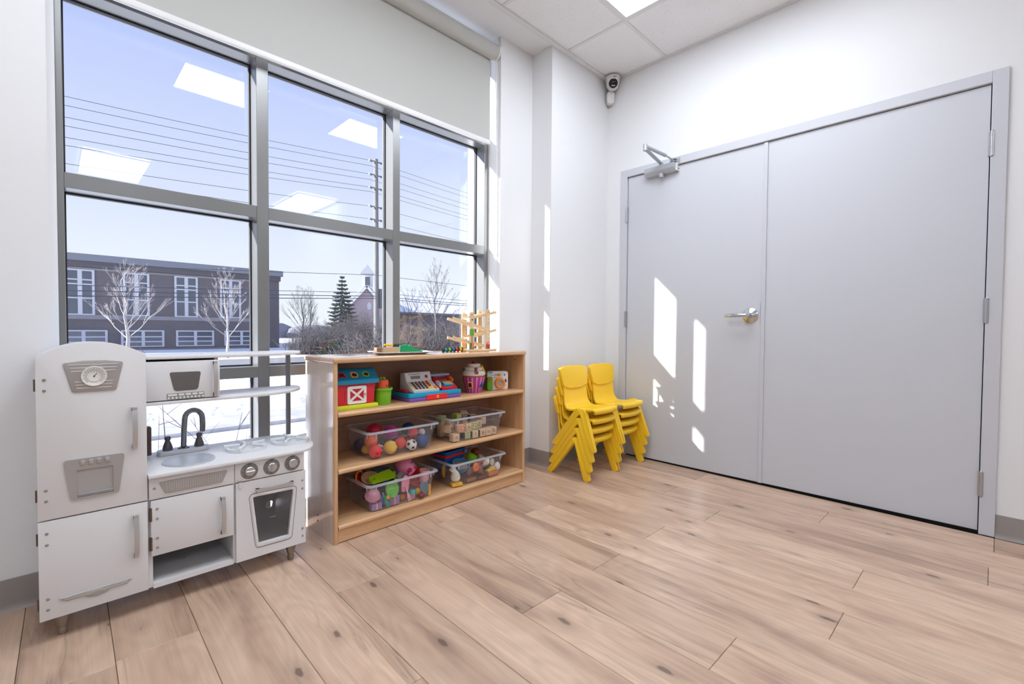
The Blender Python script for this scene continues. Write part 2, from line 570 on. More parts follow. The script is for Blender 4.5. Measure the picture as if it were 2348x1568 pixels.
# ceiling light panels
m_emit = mat_emit('panel_diffuser', (238, 246, 255), PANEL)
def ceiling_light(x0, x1, y0, y1, z, label):
    t = thing('ceiling_light', label, 'ceiling light', ((x0+x1)/2, (y0+y1)/2, z), group='flat ceiling light panels', world=True)
    o4 = [(x0, y0), (x1, y0), (x1, y1), (x0, y1)]; i4 = [(x0+.015, y0+.015), (x1-.015, y0+.015), (x1-.015, y1-.015), (x0+.015, y1-.015)]
    obj('frame', ring(B(), o4, i4, z-0.004, z+0.012, 'z'), m_tbar, t, 0)
    obj('diffuser', box(B(), x0+.015, x1-.015, y0+.015, y1-.015, z-0.001, z+0.010), m_emit, t, 0)
ceiling_light(1.877, 2.453, 0.333, 1.529, CZ, 'bright ceiling light panel nearest the corner above the doors')
ceiling_light(0.677, 1.253, 0.333, 1.529, CZ, 'bright ceiling light panel in the row over the toy kitchen and shelf')
ceiling_light(0.24, 0.83, -2.90, -1.82, CZ-0.012, 'ceiling light panel at the back, reflected low in the left window pane')
ceiling_light(2.40, 2.97, -2.90, -1.80, CZ-0.012, 'ceiling light panel at the back, reflected low in the middle window pane')
ceiling_light(-0.523, 0.053, 0.333, 1.529, CZ, 'added fill light panel in the front row, unseen just left of the view')  # unseen panel added to brighten the kitchen fronts
ceiling_light(-1.95, -1.36, -2.90, -1.82, CZ-0.012, 'added fill light panel in the back row at the left, out of view')  # another unseen panel, added to spread light over the left of the room

# baseboards: vinyl cove base
def cove(name, pts, label):
    """run of cove base: pts = list of (x, y, nx, ny) wall points with outward normals"""
    bm = B()
    prof = [(0.0, 0.102), (0.003, 0.102), (0.004, 0.098), (0.004, 0.022), (0.006, 0.012), (0.011, 0.004), (0.016, 0.0), (0.0, 0.0)]
    rows = []
    for x, y, nx, ny in pts:
        rows.append([bm.verts.new((x+nx*a, y+ny*a, z)) for a, z in prof])
    for a, b in zip(rows, rows[1:]):
        for q in range(len(prof)):
            q2 = (q+1) % len(prof)
            bm.faces.new([a[q], a[q2], b[q2], b[q]])
    bm.faces.new(rows[0]); bm.faces.new(list(reversed(rows[-1])))
    bmesh.ops.recalc_face_normals(bm, faces=bm.faces)
    return struct(name, bm, m_base, label)
cove('baseboard_front', [(BX, WY, 0, -1), (JL, WY, 0, -1)], 'grey vinyl baseboard left of the toy kitchen')
cove('baseboard_column', [(JR, WY, 0, -1), (CXL, WY, -1, -1), (CXL, CY, -1, -1), (DX, CY, 0, -1)], 'grey vinyl baseboard wrapping the corner column')
cove('baseboard_right', [(DX, BY, -1, 0), (DX, OY0-0.001, -1, 0)], 'grey vinyl baseboard right of the doors')

# ------------------------------------------------------------------ window
win = thing('window_1', 'large grey aluminium framed window with a grid of panes', None, (JR/2, WF, 0), world=True)
win['kind'] = 'structure'
LX0, LX1, RX0, RX1 = 0.021, 0.040, 2.015, JR
COLS = [(0.040, 0.661), (0.711, 1.345), (1.389, 2.015)]
ROWS = [(0.045, 0.690), (0.738, 1.405), (1.459, 2.11), (2.17, 2.72)]
for x0, x1 in ((LX0, LX1), (RX0, RX1)):
    obj('jamb_post', box(B(), x0, x1, WF, WB, 0.0, CZ, 0.0015), m_alu, win)
for x0, x1 in ((0.661, 0.711), (1.345, 1.389)):
    obj('mullion', box(B(), x0, x1, WF, WB, 0.0, CZ, 0.0015), m_alu, win)
for z0, z1 in ((0.0, 0.045), (0.690, 0.738), (1.405, 1.459), (2.11, 2.17), (2.72, CZ)):
    for x0, x1 in COLS:
        obj('rail', box(B(), x0, x1, WF+0.001, WB, z0, z1, 0.001), m_alu, win)
for x0, x1 in COLS:
    for z0, z1 in ROWS:
        pn = obj('pane', box(B(), x0, x1, WG-0.003, WG+0.003, z0, z1), m_glass, win, 0)
        o4 = [(x0, z0), (x1, z0), (x1, z1), (x0, z1)]; g = 0.006
        i4 = [(x0+g, z0+g), (x1-g, z0+g), (x1-g, z1-g), (x0+g, z1-g)]
        obj('gasket', ring(B(), o4, i4, WG-0.010, WG+0.010, 'y'), m_gasket, pn, 0)

# roller blind
rb = thing('roller_blind', 'pale grey roller blind covering the top of the window', 'blind', (1.02, 2.21, 2.05), world=True)
obj('roller_tube', cyl(B(), (0.01, 2.212, 2.672), (2.026, 2.212, 2.672), 0.046, seg=28), m_blind, rb)
obj('fabric', box(B(), 0.03, 2.005, 2.2345, 2.2365, 2.115, 2.675), m_blind, rb)
obj('hem_bar', box(B(), 0.03, 2.007, 2.227, 2.243, 2.095, 2.122, 0.004, 2), M('hem_bar', (238, 239, 240), 0.4), rb)
bm = cyl(B(), (2.026, 2.212, 2.672), (2.036, 2.212, 2.672), 0.050, seg=24)
box(bm, 2.036, 2.046, 2.19, 2.24, 2.63, 2.77)
obj('bracket', bm, m_white, rb)
obj('control_chain', tube(B(), [(2.033, 2.200, 2.66), (2.033, 2.199, 2.2), (2.034, 2.198, 1.05), (2.034, 2.205, 1.02), (2.034, 2.212, 1.05), (2.033, 2.214, 2.2), (2.033, 2.215, 2.66)], 0.0022, 6), m_white, rb)
obj('chain_guide', box(B(), 2.040, 2.0465, 2.196, 2.206, 1.38, 2.62, 0.002), m_white, rb)

# ------------------------------------------------------------------ doors
FT = 0.052
tr = B()
ff = DX-0.012
box(tr, ff, DX+0.10, OY0, OY0+FT, 0, OZ, 0.002)
box(tr, ff, DX+0.10, OY1-FT, OY1, 0, OZ, 0.002)
box(tr, ff, DX+0.10, OY0+FT, OY1-FT, OZ-FT, OZ, 0.002)
struct('trim_1', tr, m_frame, 'grey painted steel frame around the pair of doors')
struct('door_gap_shade', box(B(), DX+0.055, DX+0.099, OY0+FT, OY1-FT, 0.0, OZ-FT), m_dark, 'dark sheet painted as the shade in the gap behind the doors')  # near-black sheet: shade of the door gaps put into its colour
YM = 0.905
def door(name, y0, y1, label):
    d = thing(name, label, None, (DX, (y0+y1)/2, 0), world=True)
    d['kind'] = 'structure'
    obj('leaf', box(B(), DX+0.004, DX+0.048, y0, y1, 0.012, OZ-FT-0.004, 0.0015), m_door, d)
    return d
d1 = door('door_1', YM+0.006, OY1-FT-0.003, 'left grey flush door with lever handle and door closer')
d2 = door('door_2', OY0+FT+0.003, YM-0.008, 'right plain grey flush door without handle')
obj('meeting_strip', box(B(), DX-0.004, DX+0.004, YM-0.012, YM+0.010, 0.012, OZ-FT-0.004, 0.001), m_frame, d2)
def hinge(parent, y, z):
    bm = cyl(B(), (DX-0.010, y, z-0.055), (DX-0.010, y, z+0.055), 0.0078, seg=12)
    for zz in (z-0.035, z-0.012, z+0.012, z+0.035):
        cyl(bm, (DX-0.010, y, zz-0.001), (DX-0.010, y, zz+0.001), 0.0084, seg=12)
    cyl(bm, (DX-0.010, y, z+0.055), (DX-0.010, y, z+0.060), 0.006, 0.004, seg=10)
    cyl(bm, (DX-0.010, y, z-0.060), (DX-0.010, y, z-0.055), 0.004, 0.006, seg=10)
    box(bm, DX-0.009, DX+0.002, y-0.012, y+0.012, z-0.053, z+0.053)
    obj('hinge', bm, m_steel, parent)
for z in (1.757, 1.014, 0.230):
    hinge(d2, OY0+FT-0.004, z)
for z in (1.755, 1.000, 0.230):
    hinge(d1, OY1-FT+0.004, z)
# lever handle
hy, hz = 0.975, 1.010
lh = obj('rosette', put(lathe(B(), [(0, 0), (0.046, 0), (0.046, 0.004), (0.040, 0.009), (0.018, 0.020), (0.016, 0.036), (0, 0.036)], 32), T(DX+0.004, hy, hz) @ Rm(-PI/2, 'Y')), m_chrome, d1)
bm = cyl(B(), (DX-0.032, hy, hz), (DX-0.060, hy, hz), 0.013, 0.013, 20)
tube(bm, [(DX-0.050, hy, hz), (DX-0.056, hy+0.03, hz+0.001), (DX-0.058, hy+0.07, hz), (DX-0.052, hy+0.105, hz-0.001), (DX-0.042, hy+0.128, hz-0.001)], [0.013, 0.0125, 0.012, 0.012, 0.011], 14)
cyl(bm, (DX-0.060, hy, hz), (DX-0.063, hy, hz), 0.009, 0.008, 16)
obj('lever', bm, m_chrome, lh)
obj('latch_plate', box(B(), DX-0.002, DX+0.006, YM+0.007, YM+0.014, 0.955, 1.085), m_steel, d1)
# door closer
cz, cy0, cy1 = 2.005, 1.435, 1.665
m_closer = M('closer_silver', (186, 190, 196), 0.38, 0.5)
prof = rpoly([(DX+0.005, cz-0.027), (DX-0.030, cz-0.027), (DX-0.054, cz-0.002), (DX-0.054, cz+0.028), (DX+0.005, cz+0.028)], [0, 0.012, 0.006, 0.003, 0], 3)
bm = B()
t_ = bmesh.new()
A_ = [t_.verts.new((a, cy0+0.012, b)) for a, b in prof]; B_ = [t_.verts.new((a, cy1, b)) for a, b in prof]
t_.faces.new(A_); t_.faces.new(list(reversed(B_)))
for i in range(len(prof)):
    t_.faces.new([A_[i], B_[i], B_[(i+1) % len(prof)], A_[(i+1) % len(prof)]])
bmesh.ops.recalc_face_normals(t_, faces=t_.faces)
merge(bm, t_)
clo = obj('door_closer', bm, m_closer, d1)
ec = obj('end_cap', box(B(), DX-0.034, DX+0.005, cy0, cy0+0.012, cz-0.025, cz+0.026, 0.002), M('closer_cap_white', (226, 227, 224), 0.4), clo)
for dz in (0.012, -0.010):
    obj('end_screw', cyl(B(), (DX-0.014, cy0-0.001, cz+dz), (DX-0.014, cy0+0.001, cz+dz), 0.005, seg=10), m_dark, clo)
obj('adjust_cap', cyl(B(), (DX-0.028, 1.549, cz-0.048), (DX-0.028, 1.549, cz-0.022), 0.017, seg=18), m_closer, clo)
bm = cyl(B(), (DX-0.028, 1.552, cz+0.026), (DX-0.028, 1.552, cz+0.052), 0.014, seg=14)
EL = Vector((2.690, 1.520, cz+0.062))
P0_ = Vector((DX-0.028, 1.552, cz+0.046))
dv = (EL-P0_); Ld = dv.length
mt_ = T(*P0_) @ dv.to_track_quat('X', 'Z').to_matrix().to_4x4()
box(bm, -0.010, Ld, -0.012, 0.012, -0.004, 0.006, 0.002, mat=mt_)
cyl(bm, tuple(EL-Vector((0, 0, 0.012))), tuple(EL+Vector((0, 0, 0.030))), 0.013, seg=14)
SHP = Vector((DX-0.040, 1.462, cz+0.046))
tube(bm, [EL+Vector((0, 0, 0.018)), EL.lerp(SHP, 0.72)+Vector((0, 0, 0.010)), EL.lerp(SHP, 0.75)+Vector((0, 0, 0.009)), SHP], [0.0115, 0.0115, 0.006, 0.006], 10)
obj('closer_arm', bm, m_closer, clo)
bm = box(B(), ff-0.004, ff+0.001, 1.425, 1.495, cz+0.030, cz+0.062, 0.001)
box(bm, ff-0.034, ff-0.002, 1.445, 1.480, cz+0.050, cz+0.056, 0.001); box(bm, ff-0.034, ff-0.002, 1.445, 1.480, cz+0.036, cz+0.041, 0.001)
cyl(bm, (ff-0.026, 1.462, cz+0.034), (ff-0.026, 1.462, cz+0.058), 0.006, seg=10)
obj('arm_shoe', bm, m_closer, clo)

# ------------------------------------------------------------------ corner camera and motion sensor
sc_ = thing('security_camera', 'small white dome security camera under the ceiling corner', 'camera', (2.93, 1.925, CZ-0.012))
mS = M('camera_white', (228, 227, 226), 0.35); mL = M('camera_black', (18, 19, 20), 0.12)
obj('base', lathe(B(), [(0, 0), (0.050, 0), (0.052, -0.006), (0.050, -0.030), (0.047, -0.045), (0, -0.045)], 32), mS, sc_)
fd = Vector((-0.75, -0.62, -0.35)).normalized()
bl = obj('dome_ball', sphere(B(), (0, 0, -0.048), 0.046, 28, 18), mS, sc_)
q = fd.to_track_quat('Z', 'Y').to_matrix().to_4x4()
obj('lens_cover', put(lathe(B(), [(0, 0.040), (0.030, 0.036), (0.032, 0.040), (0.022, 0.0475), (0, 0.050)], 28), T(0, 0, -0.048) @ q), mL, bl)
bm = put(box(B(), -0.013, 0.013, -0.005, 0.005, 0.044, 0.0495, 0.002), T(0, 0, -0.048) @ q @ T(0, -0.014, -0.001))
obj('lamp_strip', bm, M('lamp_strip', (215, 215, 215), 0.3), bl)
obj('logo_print', put(box(B(), -0.010, 0.010, -0.0006, 0.0006, -0.002, 0.002), T(-0.033, -0.040, -0.020) @ Rm(math.radians(-40), 'Z')), M('logo_grey', (120, 120, 120), 0.6), sc_)
ms = thing('motion_sensor', 'small white rounded motion sensor under the dome camera', 'sensor', (2.958, 1.962, 2.588))
q = Rm(math.radians(-45), 'Z')
obj('housing', put(prism(B(), rrect(-0.028, 0.028, -0.005, 0.085, 0.024, 6), -0.022, 0.020, 'y', 0.007, 3), q), mS, ms)
obj('indicator', put(cyl(B(), (0.006, -0.0235, 0.066), (0.006, -0.020, 0.066), 0.0016, seg=8), q), m_dark, ms)
# ------------------------------------------------------------------ toy kitchen
mK = M('kitchen_white_paint', (226, 225, 226), 0.42)
mKe = M('kitchen_grey_inside', (205, 206, 210), 0.5)
mSil = M('kitchen_silver_plastic', (176, 172, 170), 0.42, 0.35)
mSilL = M('kitchen_satin_handle', (196, 195, 195), 0.33, 0.7)
mScr = M('screw_zinc', (170, 172, 175), 0.3, 0.9)
mBrass = M('hinge_bronze', (120, 98, 80), 0.45, 0.6)
mTap = M('tap_dark_chrome', (128, 130, 134), 0.14, 1.0)
mSink = M('sink_silver', (205, 208, 213), 0.35, 0.6)
mBurn = M('burner_pale_silver', (228, 231, 235), 0.4, 0.1)
mPost = M('post_graphite', (128, 130, 134), 0.3, 0.8)
mPlexi = mat_glass('oven_plexi', (0.96, 0.965, 0.975, 1), 0.8)
mInk = M('black_ink', (30, 30, 34), 0.5)
kit = thing('toy_kitchen', 'white wooden toy kitchen with fridge, sink, stove and oven', 'toy kitchen', (0.36, 2.0, 0), world=True)
Yf = 1.860

def screw(parent, x, z, y=Yf):
    bm = put(lathe(B(), [(0, 0.0028), (0.0030, 0.0024), (0.0042, 0.0), (0, 0.0)], 10), T(x, y, z) @ Rm(PI/2, 'X'))
    obj('screw', bm, mScr, parent)

def bow_handle(parent, x, z0, z1, y=Yf, horiz=False, w=0.0125):
    """flat bowed bar handle"""
    n = 10; bm = B(); t = bmesh.new(); rows = []
    for i in range(n+1):
        s = i/n; a = z0+(z1-z0)*s
        out = 0.014+0.010*math.sin(PI*s)
        th = 0.006
        yo, yi = y-out, y-out+th
        if i == 0 or i == n:
            yi = y+0.001
        r = []
        for (u, yy) in ((-w/2, yi), (-w/2, yo), (w/2, yo), (w/2, yi)):
            r.append(t.verts.new((a, yy, x+u) if horiz else (x+u, yy, a)))
        rows.append(r)
    # feet
    for i in range(n):
        for q in range(4):
            t.faces.new([rows[i][q], rows[i][(q+1) % 4], rows[i+1][(q+1) % 4], rows[i+1][q]])
    t.faces.new(rows[0]); t.faces.new(list(reversed(rows[-1])))
    bmesh.ops.recalc_face_normals(t, faces=t.faces)
    merge(bm, t)
    for s in (0.05, 0.95):
        a = z0+(z1-z0)*s
        if horiz: box(bm, a-0.006, a+0.006, y-0.016, y+0.0005, x-w/2, x+w/2)
        else: box(bm, x-w/2, x+w/2, y-0.016, y+0.0005, a-0.006, a+0.006)
    return obj('handle', bm, mSilL, parent)

def arch(x0, x1, zs, za, inset=0.0, n=18):
    """points of the arched fridge top, left to right"""
    xm = (x0+x1)/2; hw = (x1-x0)/2; h = za-zs
    R = (hw*hw+h*h)/(2*h); out = []
    for i in range(n+1):
        x = x0+(x1-x0)*i/n
        out.append((x, za-R+math.sqrt(R*R-(x-xm)**2)))
    return out
FX0, FX1 = -0.033, 0.213
# fridge body
prof = [(FX0+0.004, 0.068), (FX1-0.001, 0.068)] + list(reversed(arch(FX0+0.004, FX1-0.001, 0.822, 0.862)))
fb = obj('fridge_body', prism(B(), prof, 1.874, 2.165, 'y', 0.002), mK, kit)
# upper door
prof = rpoly([(FX0, 0.359), (FX1, 0.359)], 0) + list(reversed(arch(FX0, FX1, 0.824, 0.867)))
ud = obj('fridge_door', prism(B(), prof, Yf, Yf+0.013, 'y', 0.0018, 2), mK, kit)
ld = obj('fridge_door', prism(B(), [(FX0, 0.070), (FX1, 0.070), (FX1, 0.355), (FX0, 0.355)], Yf, Yf+0.013, 'y', 0.0018, 2), mK, kit)
bow_handle(ud, 0.182, 0.533, 0.662)
bow_handle(ld, 0.183, 0.189, 0.322)
for z in (0.760, 0.729, 0.444, 0.413):
    screw(ud, -0.0155, z)
for z in (0.320, 0.288, 0.131, 0.100):
    screw(ld, -0.0155, z)
for z, d in ((0.745, ud), (0.429, ud), (0.304, ld), (0.116, ld)):
    obj('hinge', cyl(B(), (FX0-0.0015, Yf+0.0135, z-0.017), (FX0-0.0015, Yf+0.0135, z+0.017), 0.0028, seg=8), mBrass, d)
# gauge plate on the upper door
pl = obj('gauge_plate', prism(B(), rpoly([(0.042, 0.720), (0.140, 0.720), (0.158, 0.806), (0.115, 0.812), (0.065, 0.812), (0.022, 0.806)], [0.008, 0.008, 0.007, 0, 0, 0.007]), Yf-0.0035, Yf+0.001, 'y', 0.0012, 2), mSil, ud)
for i, (a, b, z) in enumerate(((0.034, 0.146, 0.800), (0.037, 0.143, 0.7905), (0.040, 0.140, 0.781), (0.047, 0.133, 0.7495), (0.049, 0.131, 0.7405), (0.051, 0.129, 0.731))):
    obj('groove', box(B(), a, b, Yf-0.0045, Yf-0.003, z-0.0012, z+0.0012, 0.0004), M('groove_light', (214, 212, 210), 0.4, 0.2), pl)
RZ = T(0.090, Yf-0.0035, 0.765) @ Rm(PI/2, 'X')
dial = obj('dial', put(lathe(B(), [(0, 0.004), (0.0265, 0.004), (0.0285, 0.005), (0.0295, 0.003), (0.0295, 0.0), (0, 0.0)], 40), RZ), M('dial_cream', (232, 230, 224), 0.4), pl)
tm = B()
for i in range(21):
    a = math.radians(-135+270*i/20)
    put_m = T(0.090, 0, 0.765) @ Rm(a, 'Y')
    box(tm, -0.0005, 0.0005, Yf-0.0080, Yf-0.0074, 0.0195, 0.0235 if i % 2 else 0.0250, mat=put_m)
    if i % 2 == 0:
        box(tm, -0.0004, 0.0004, Yf-0.0080, Yf-0.0074, 0.0130, 0.0150, mat=put_m)
ring(tm, [(0.090+0.0178*math.cos(q*PI/16), 0.765+0.0178*math.sin(q*PI/16)) for q in range(32)], [(0.090+0.0170*math.cos(q*PI/16), 0.765+0.0170*math.sin(q*PI/16)) for q in range(32)], Yf-0.0080, Yf-0.0074, 'y')
obj('scale_print', tm, M('dial_ink', (120, 118, 116), 0.5), dial)
bm = box(B(), -0.0005, 0.0005, Yf-0.0085, Yf-0.0078, 0.0, 0.011, mat=T(0.090, 0, 0.765) @ Rm(math.radians(35), 'Y'))
cyl(bm, (0.090, Yf-0.009, 0.765), (0.090, Yf-0.007, 0.765), 0.0020, seg=10)
obj('needle', bm, mInk, dial)
# dispenser plate with recess
outer = rpoly([(0.035, 0.404), (0.143, 0.404), (0.158, 0.523), (0.020, 0.523)], [0.010, 0.010, 0.009, 0.009], 4)
inner = rpoly([(0.0495, 0.4095), (0.1305, 0.4095), (0.1305, 0.491), (0.0495, 0.491)], [0.002]*4, 4)
dp = obj('dispenser_plate', ring(B(), outer, inner, Yf-0.005, Yf+0.0005, 'y'), mSil, ud)
bm = box(B(), 0.0495, 0.1305, Yf-0.0012, Yf-0.0002, 0.4095, 0.491)
obj('dispenser_back', bm, M('dispenser_back_silver', (178, 176, 175), 0.4, 0.3), dp)
obj('drip_tray', box(B(), 0.050, 0.130, Yf-0.0044, Yf-0.001, 0.410, 0.419, 0.0008), M('drip_tray_grey', (150, 152, 156), 0.4, 0.4), dp)
for x in (0.062, 0.080, 0.0985, 0.117):
    obj('push_button', box(B(), x-0.0055, x+0.0055, Yf-0.0095, Yf-0.004, 0.5045, 0.5185, 0.0018, 2), mSilL, dp)
# winged badge on the lower door
bd = prism(B(), [(0.005, 0.1255), (0.022, 0.1115), (0.060, 0.1115), (0.070, 0.104), (0.090, 0.1005), (0.110, 0.104), (0.120, 0.1115), (0.158, 0.1115), (0.175, 0.1255)], Yf-0.004, Yf+0.0005, 'y', 0.0012)
bd = obj('winged_badge', bd, mSil, ld)
obj('badge_oval', put(lathe(B(), [(0, 0.0018), (0.014, 0.0012), (0.016, 0), (0, 0)], 24), T(0.090, Yf-0.0038, 0.112) @ Matrix.Diagonal((1.25, 1, 0.62, 1)) @ Rm(PI/2, 'X')), mSil, bd)
for z in (0.1215, 0.1165):
    obj('badge_line', box(B(), 0.018, 0.162, Yf-0.0047, Yf-0.0037, z-0.0006, z+0.0006), M('groove_light'), bd)
# phone on the side of the fridge
ph = obj('wall_phone', box(B(), FX1, FX1+0.040, 2.090, 2.125, 0.450, 0.553, 0.004, 2), M('phone_brown', (78, 58, 50), 0.4), kit)

# worktop
def ctop(x0, xe, y0, y1, z0, z1, a):
    """board with a rounded right end"""
    n = 16; pts = [(x0, y1), (x0, y0)]
    ym = (y0+y1)/2
    for i in range(n+1):
        t = -PI/2+PI*i/n
        pts.append((xe-a+a*math.cos(t), ym+(y1-y0)/2*math.sin(t)))
    return prism(B(), pts, z0, z1, 'z', 0.003, 2)
cxs, cys, srx, sry = 0.343, 1.968, 0.079, 0.088
wt_ = obj('worktop', ctop(0.214, 0.778, 1.845, 2.192, 0.428, 0.440, 0.10), mK, kit)
# sink: rim with a sunken bowl
prof = [(1.0, 0.0), (1.0, 0.003), (0.97, 0.005), (0.90, 0.0045), (0.87, 0.0), (0.82, -0.0)]
def ell(bm, prof, mat, seg=40):
    return lathe(bm, prof, seg, mat=mat)
mm = T(cxs, cys, 0.440) @ Matrix.Diagonal((srx, sry, 1, 1))
sk = obj('sink_rim', ell(B(), [(0.86, 0.0005), (0.88, 0.0045), (0.93, 0.006), (0.985, 0.0045), (1.0, 0.0), (0.86, 0.0005)], mm), mSink, wt_)
# shallow dished bowl resting in the rim
obj('sink_bowl', ell(B(), [(0, 0.0006), (0.45, 0.0008), (0.70, 0.0018), (0.82, 0.0034), (0.89, 0.0052), (0.89, 0.0002), (0, 0.0002)], mm), M('sink_bowl_silver', (196, 199, 203), 0.36, 0.45), sk)
# tap bar, tap, tap knobs
tb_ = obj('tap_bar', prism(B(), rrect(0.270, 0.432, 2.090, 2.148, 0.022, 5), 0.440, 0.456, 'z', 0.003, 2), M('tap_bar_silver', (206, 210, 216), 0.4, 0.3), wt_)
bm = lathe(B(), [(0, 0), (0.020, 0), (0.018, 0.004), (0.010, 0.008), (0, 0.008)], 20, (0.352, 2.118, 0.455))
arc = [(0.352, 2.118, 0.460), (0.354, 2.116, 0.53), (0.356, 2.113, 0.568)]
for i in range(1, 10):
    a = PI-PI*i/9
    arc.append((0.356+0.026+0.026*math.cos(a)+0.0*i, 2.113-0.020*i/9, 0.568+0.030*math.sin(a)))
arc += [(0.409, 2.092, 0.54), (0.408, 2.091, 0.515)]
tube(bm, arc, 0.0095, 14)
obj('tap', bm, mTap, tb_)
for x in (0.303, 0.402):
    bm = lathe(B(), [(0, 0), (0.016, 0), (0.0165, 0.010), (0.010, 0.030), (0.0075, 0.036), (0.0105, 0.041), (0.0105, 0.048), (0.007, 0.052), (0, 0.053)], 10, (x, 2.118, 0.455))
    obj('tap_knob', bm, M('tap_knob_dark', (92, 92, 96), 0.35, 0.6), tb_)
# burners
for bx in (0.537, 0.702):
    by = 2.005
    R0, R1 = 0.070, 0.058
    n = 36
    bo = ring(B(), [(bx+R0*math.cos(2*PI*q/n), by+R0*math.sin(2*PI*q/n)) for q in range(n)], [(bx+R1*math.cos(2*PI*q/n), by+R1*math.sin(2*PI*q/n)) for q in range(n)], 0.440, 0.452, 'z')
    bo = obj('burner_ring', bo, mBurn, wt_)
    for q in range(5):
        a = math.radians(20+72*q)
        obj('grate_arm', box(B(), 0.022, 0.076, -0.0055, 0.0055, 0.452, 0.463, 0.0015, mat=T(bx, by, 0) @ Rm(a, 'Z')), mBurn, bo)
    obj('burner_cap', lathe(B(), [(0, 0.0), (0.030, 0.0), (0.028, 0.004), (0, 0.005)], 24, (bx, by, 0.440)), mK, bo)
# back shelf unit: two boards, post, microwave
def eboard(z0, z1):
    pts = [(0.214, 2.190), (0.214, 1.968), (0.560, 1.968)]
    for i in range(1, 15):
        t = -PI/2 + (PI/2)*i/14
        pts.append((0.560+0.225*math.cos(t), 2.150+0.182*math.sin(t)))
    pts += [(0.775, 2.178), (0.755, 2.190)]
    return prism(B(), pts, z0, z1, 'z', 0.003, 2)
tbo = obj('top_board', eboard(0.802, 0.8135), mK, kit)
mbo = obj('middle_board', eboard(0.645, 0.6565), mK, kit)
bm = cyl(B(), (0.747, 2.165, 0.440), (0.747, 2.165, 0.803), 0.0105, seg=18)
obj('post', bm, mPost, kit)
for x, y in ((0.40, 2.05), (0.43, 2.03)):
    obj('screw_cap', cyl(B(), (x, y, 0.8134), (x, y, 0.8142), 0.003, seg=10), mScr, tbo)
bm = B()
box(bm, 0.214, 0.226, 1.984, 2.19, 0.6565, 0.802); box(bm, 0.426, 0.438, 1.984, 2.19, 0.6565, 0.802); box(bm, 0.226, 0.426, 2.18, 2.19, 0.6565, 0.802)
obj('microwave_body', bm, mK, kit)
md = obj('microwave_door', box(B(), 0.2175, 0.4405, 1.970, 1.982, 0.660, 0.7945, 0.002, 2), mK, kit)
obj('door_window', prism(B(), rpoly([(0.302, 0.690), (0.372, 0.691), (0.3815, 0.7555), (0.2885, 0.7565)], [0.012, 0.012, 0.007, 0.007], 5), 1.9688, 1.9712, 'y'), M('microwave_window', (104, 98, 98), 0.08, 0.1, coat=0.5), md)
kp = obj('keypad', prism(B(), rrect(0.2805, 0.3905, 0.6615, 0.6825, 0.003, 3), 1.9686, 1.9706, 'y'), M('keypad_grey', (142, 138, 136), 0.45), md)
mKey = M('key_white', (228, 227, 225), 0.45)
for i, (a, b) in enumerate(((0.2835, 0.3105), (0.3145, 0.3315), (0.3345, 0.3515), (0.3545, 0.3705), (0.3735, 0.3885))):
    ky = obj('key', prism(B(), rrect(a, b, 0.6735, 0.6805, 0.003, 3), 1.9678, 1.9692, 'y'), mKey, kp)
for i in range(10):
    x = 0.2865+0.0111*i
    ky = obj('key', prism(B(), rrect(x-0.0035, x+0.0035, 0.6635, 0.6705, 0.0025, 3), 1.9678, 1.9692, 'y'), mKey, kp)
bow_handle(md, 0.424, 0.664, 0.790, y=1.970, w=0.011)
for z in (0.782, 0.774, 0.678, 0.670):
    obj('screw', sphere(B(), (0.2225, 1.9695, z), 0.0022, 8, 6), mK, md)
# base cabinets
bm = B()
box(bm, 0.2135, 0.226, 1.874, 2.185, 0.068, 0.428); box(bm, 0.455, 0.467, 1.872, 2.185, 0.066, 0.428); box(bm, 0.693, 0.705, 1.872, 2.185, 0.066, 0.428)
box(bm, 0.226, 0.455, 1.865, 2.185, 0.066, 0.082); box(bm, 0.467, 0.693, 1.872, 2.185, 0.066, 0.080)
obj('base_cabinet', bm, mK, kit)
bm = box(B(), 0.226, 0.455, 2.178, 2.185, 0.082, 0.428)
# oven back has a round hole
n = 32
sq = []
for q in range(n):
    a = 2*PI*q/n; c, s = math.cos(a), math.sin(a); k2 = 1/max(abs(c)/0.113, abs(s)/0.174)
    sq.append((0.58+c*k2, 0.254+s*k2))
hole = [(0.672+0.016*math.cos(2*PI*q/n), 0.140+0.016*math.sin(2*PI*q/n)) for q in range(n)]
ring(bm, sq, hole, 2.178, 2.185, 'y')
obj('back_panel', bm, mKe, kit)
obj('screw', cyl(B(), (0.330, 2.00, 0.082), (0.330, 2.00, 0.0835), 0.004, seg=10), M('screw_zinc'), kit)
# drawer-like vent panel
vp = obj('vent_panel', box(B(), 0.2165, 0.4585, Yf, Yf+0.012, 0.357, 0.4275, 0.0015, 2), mK, kit)
vg = obj('vent_plate', prism(B(), rpoly([(0.259, 0.3705), (0.420, 0.3705), (0.4375, 0.411), (0.2415, 0.411)], [0.005]*4, 3), Yf-0.0035, Yf+0.0005, 'y', 0.001), mSil, vp)
for i in range(25):
    x = 0.262+0.1545*i/24
    t0 = 0.376
    obj('louvre', box(B(), x-0.0018, x+0.0018, Yf-0.0047, Yf-0.003, t0, 0.4055, 0.0006), M('louvre_silver', (190, 186, 183), 0.4, 0.3), vg)
screw(vp, 0.2305, 0.392)
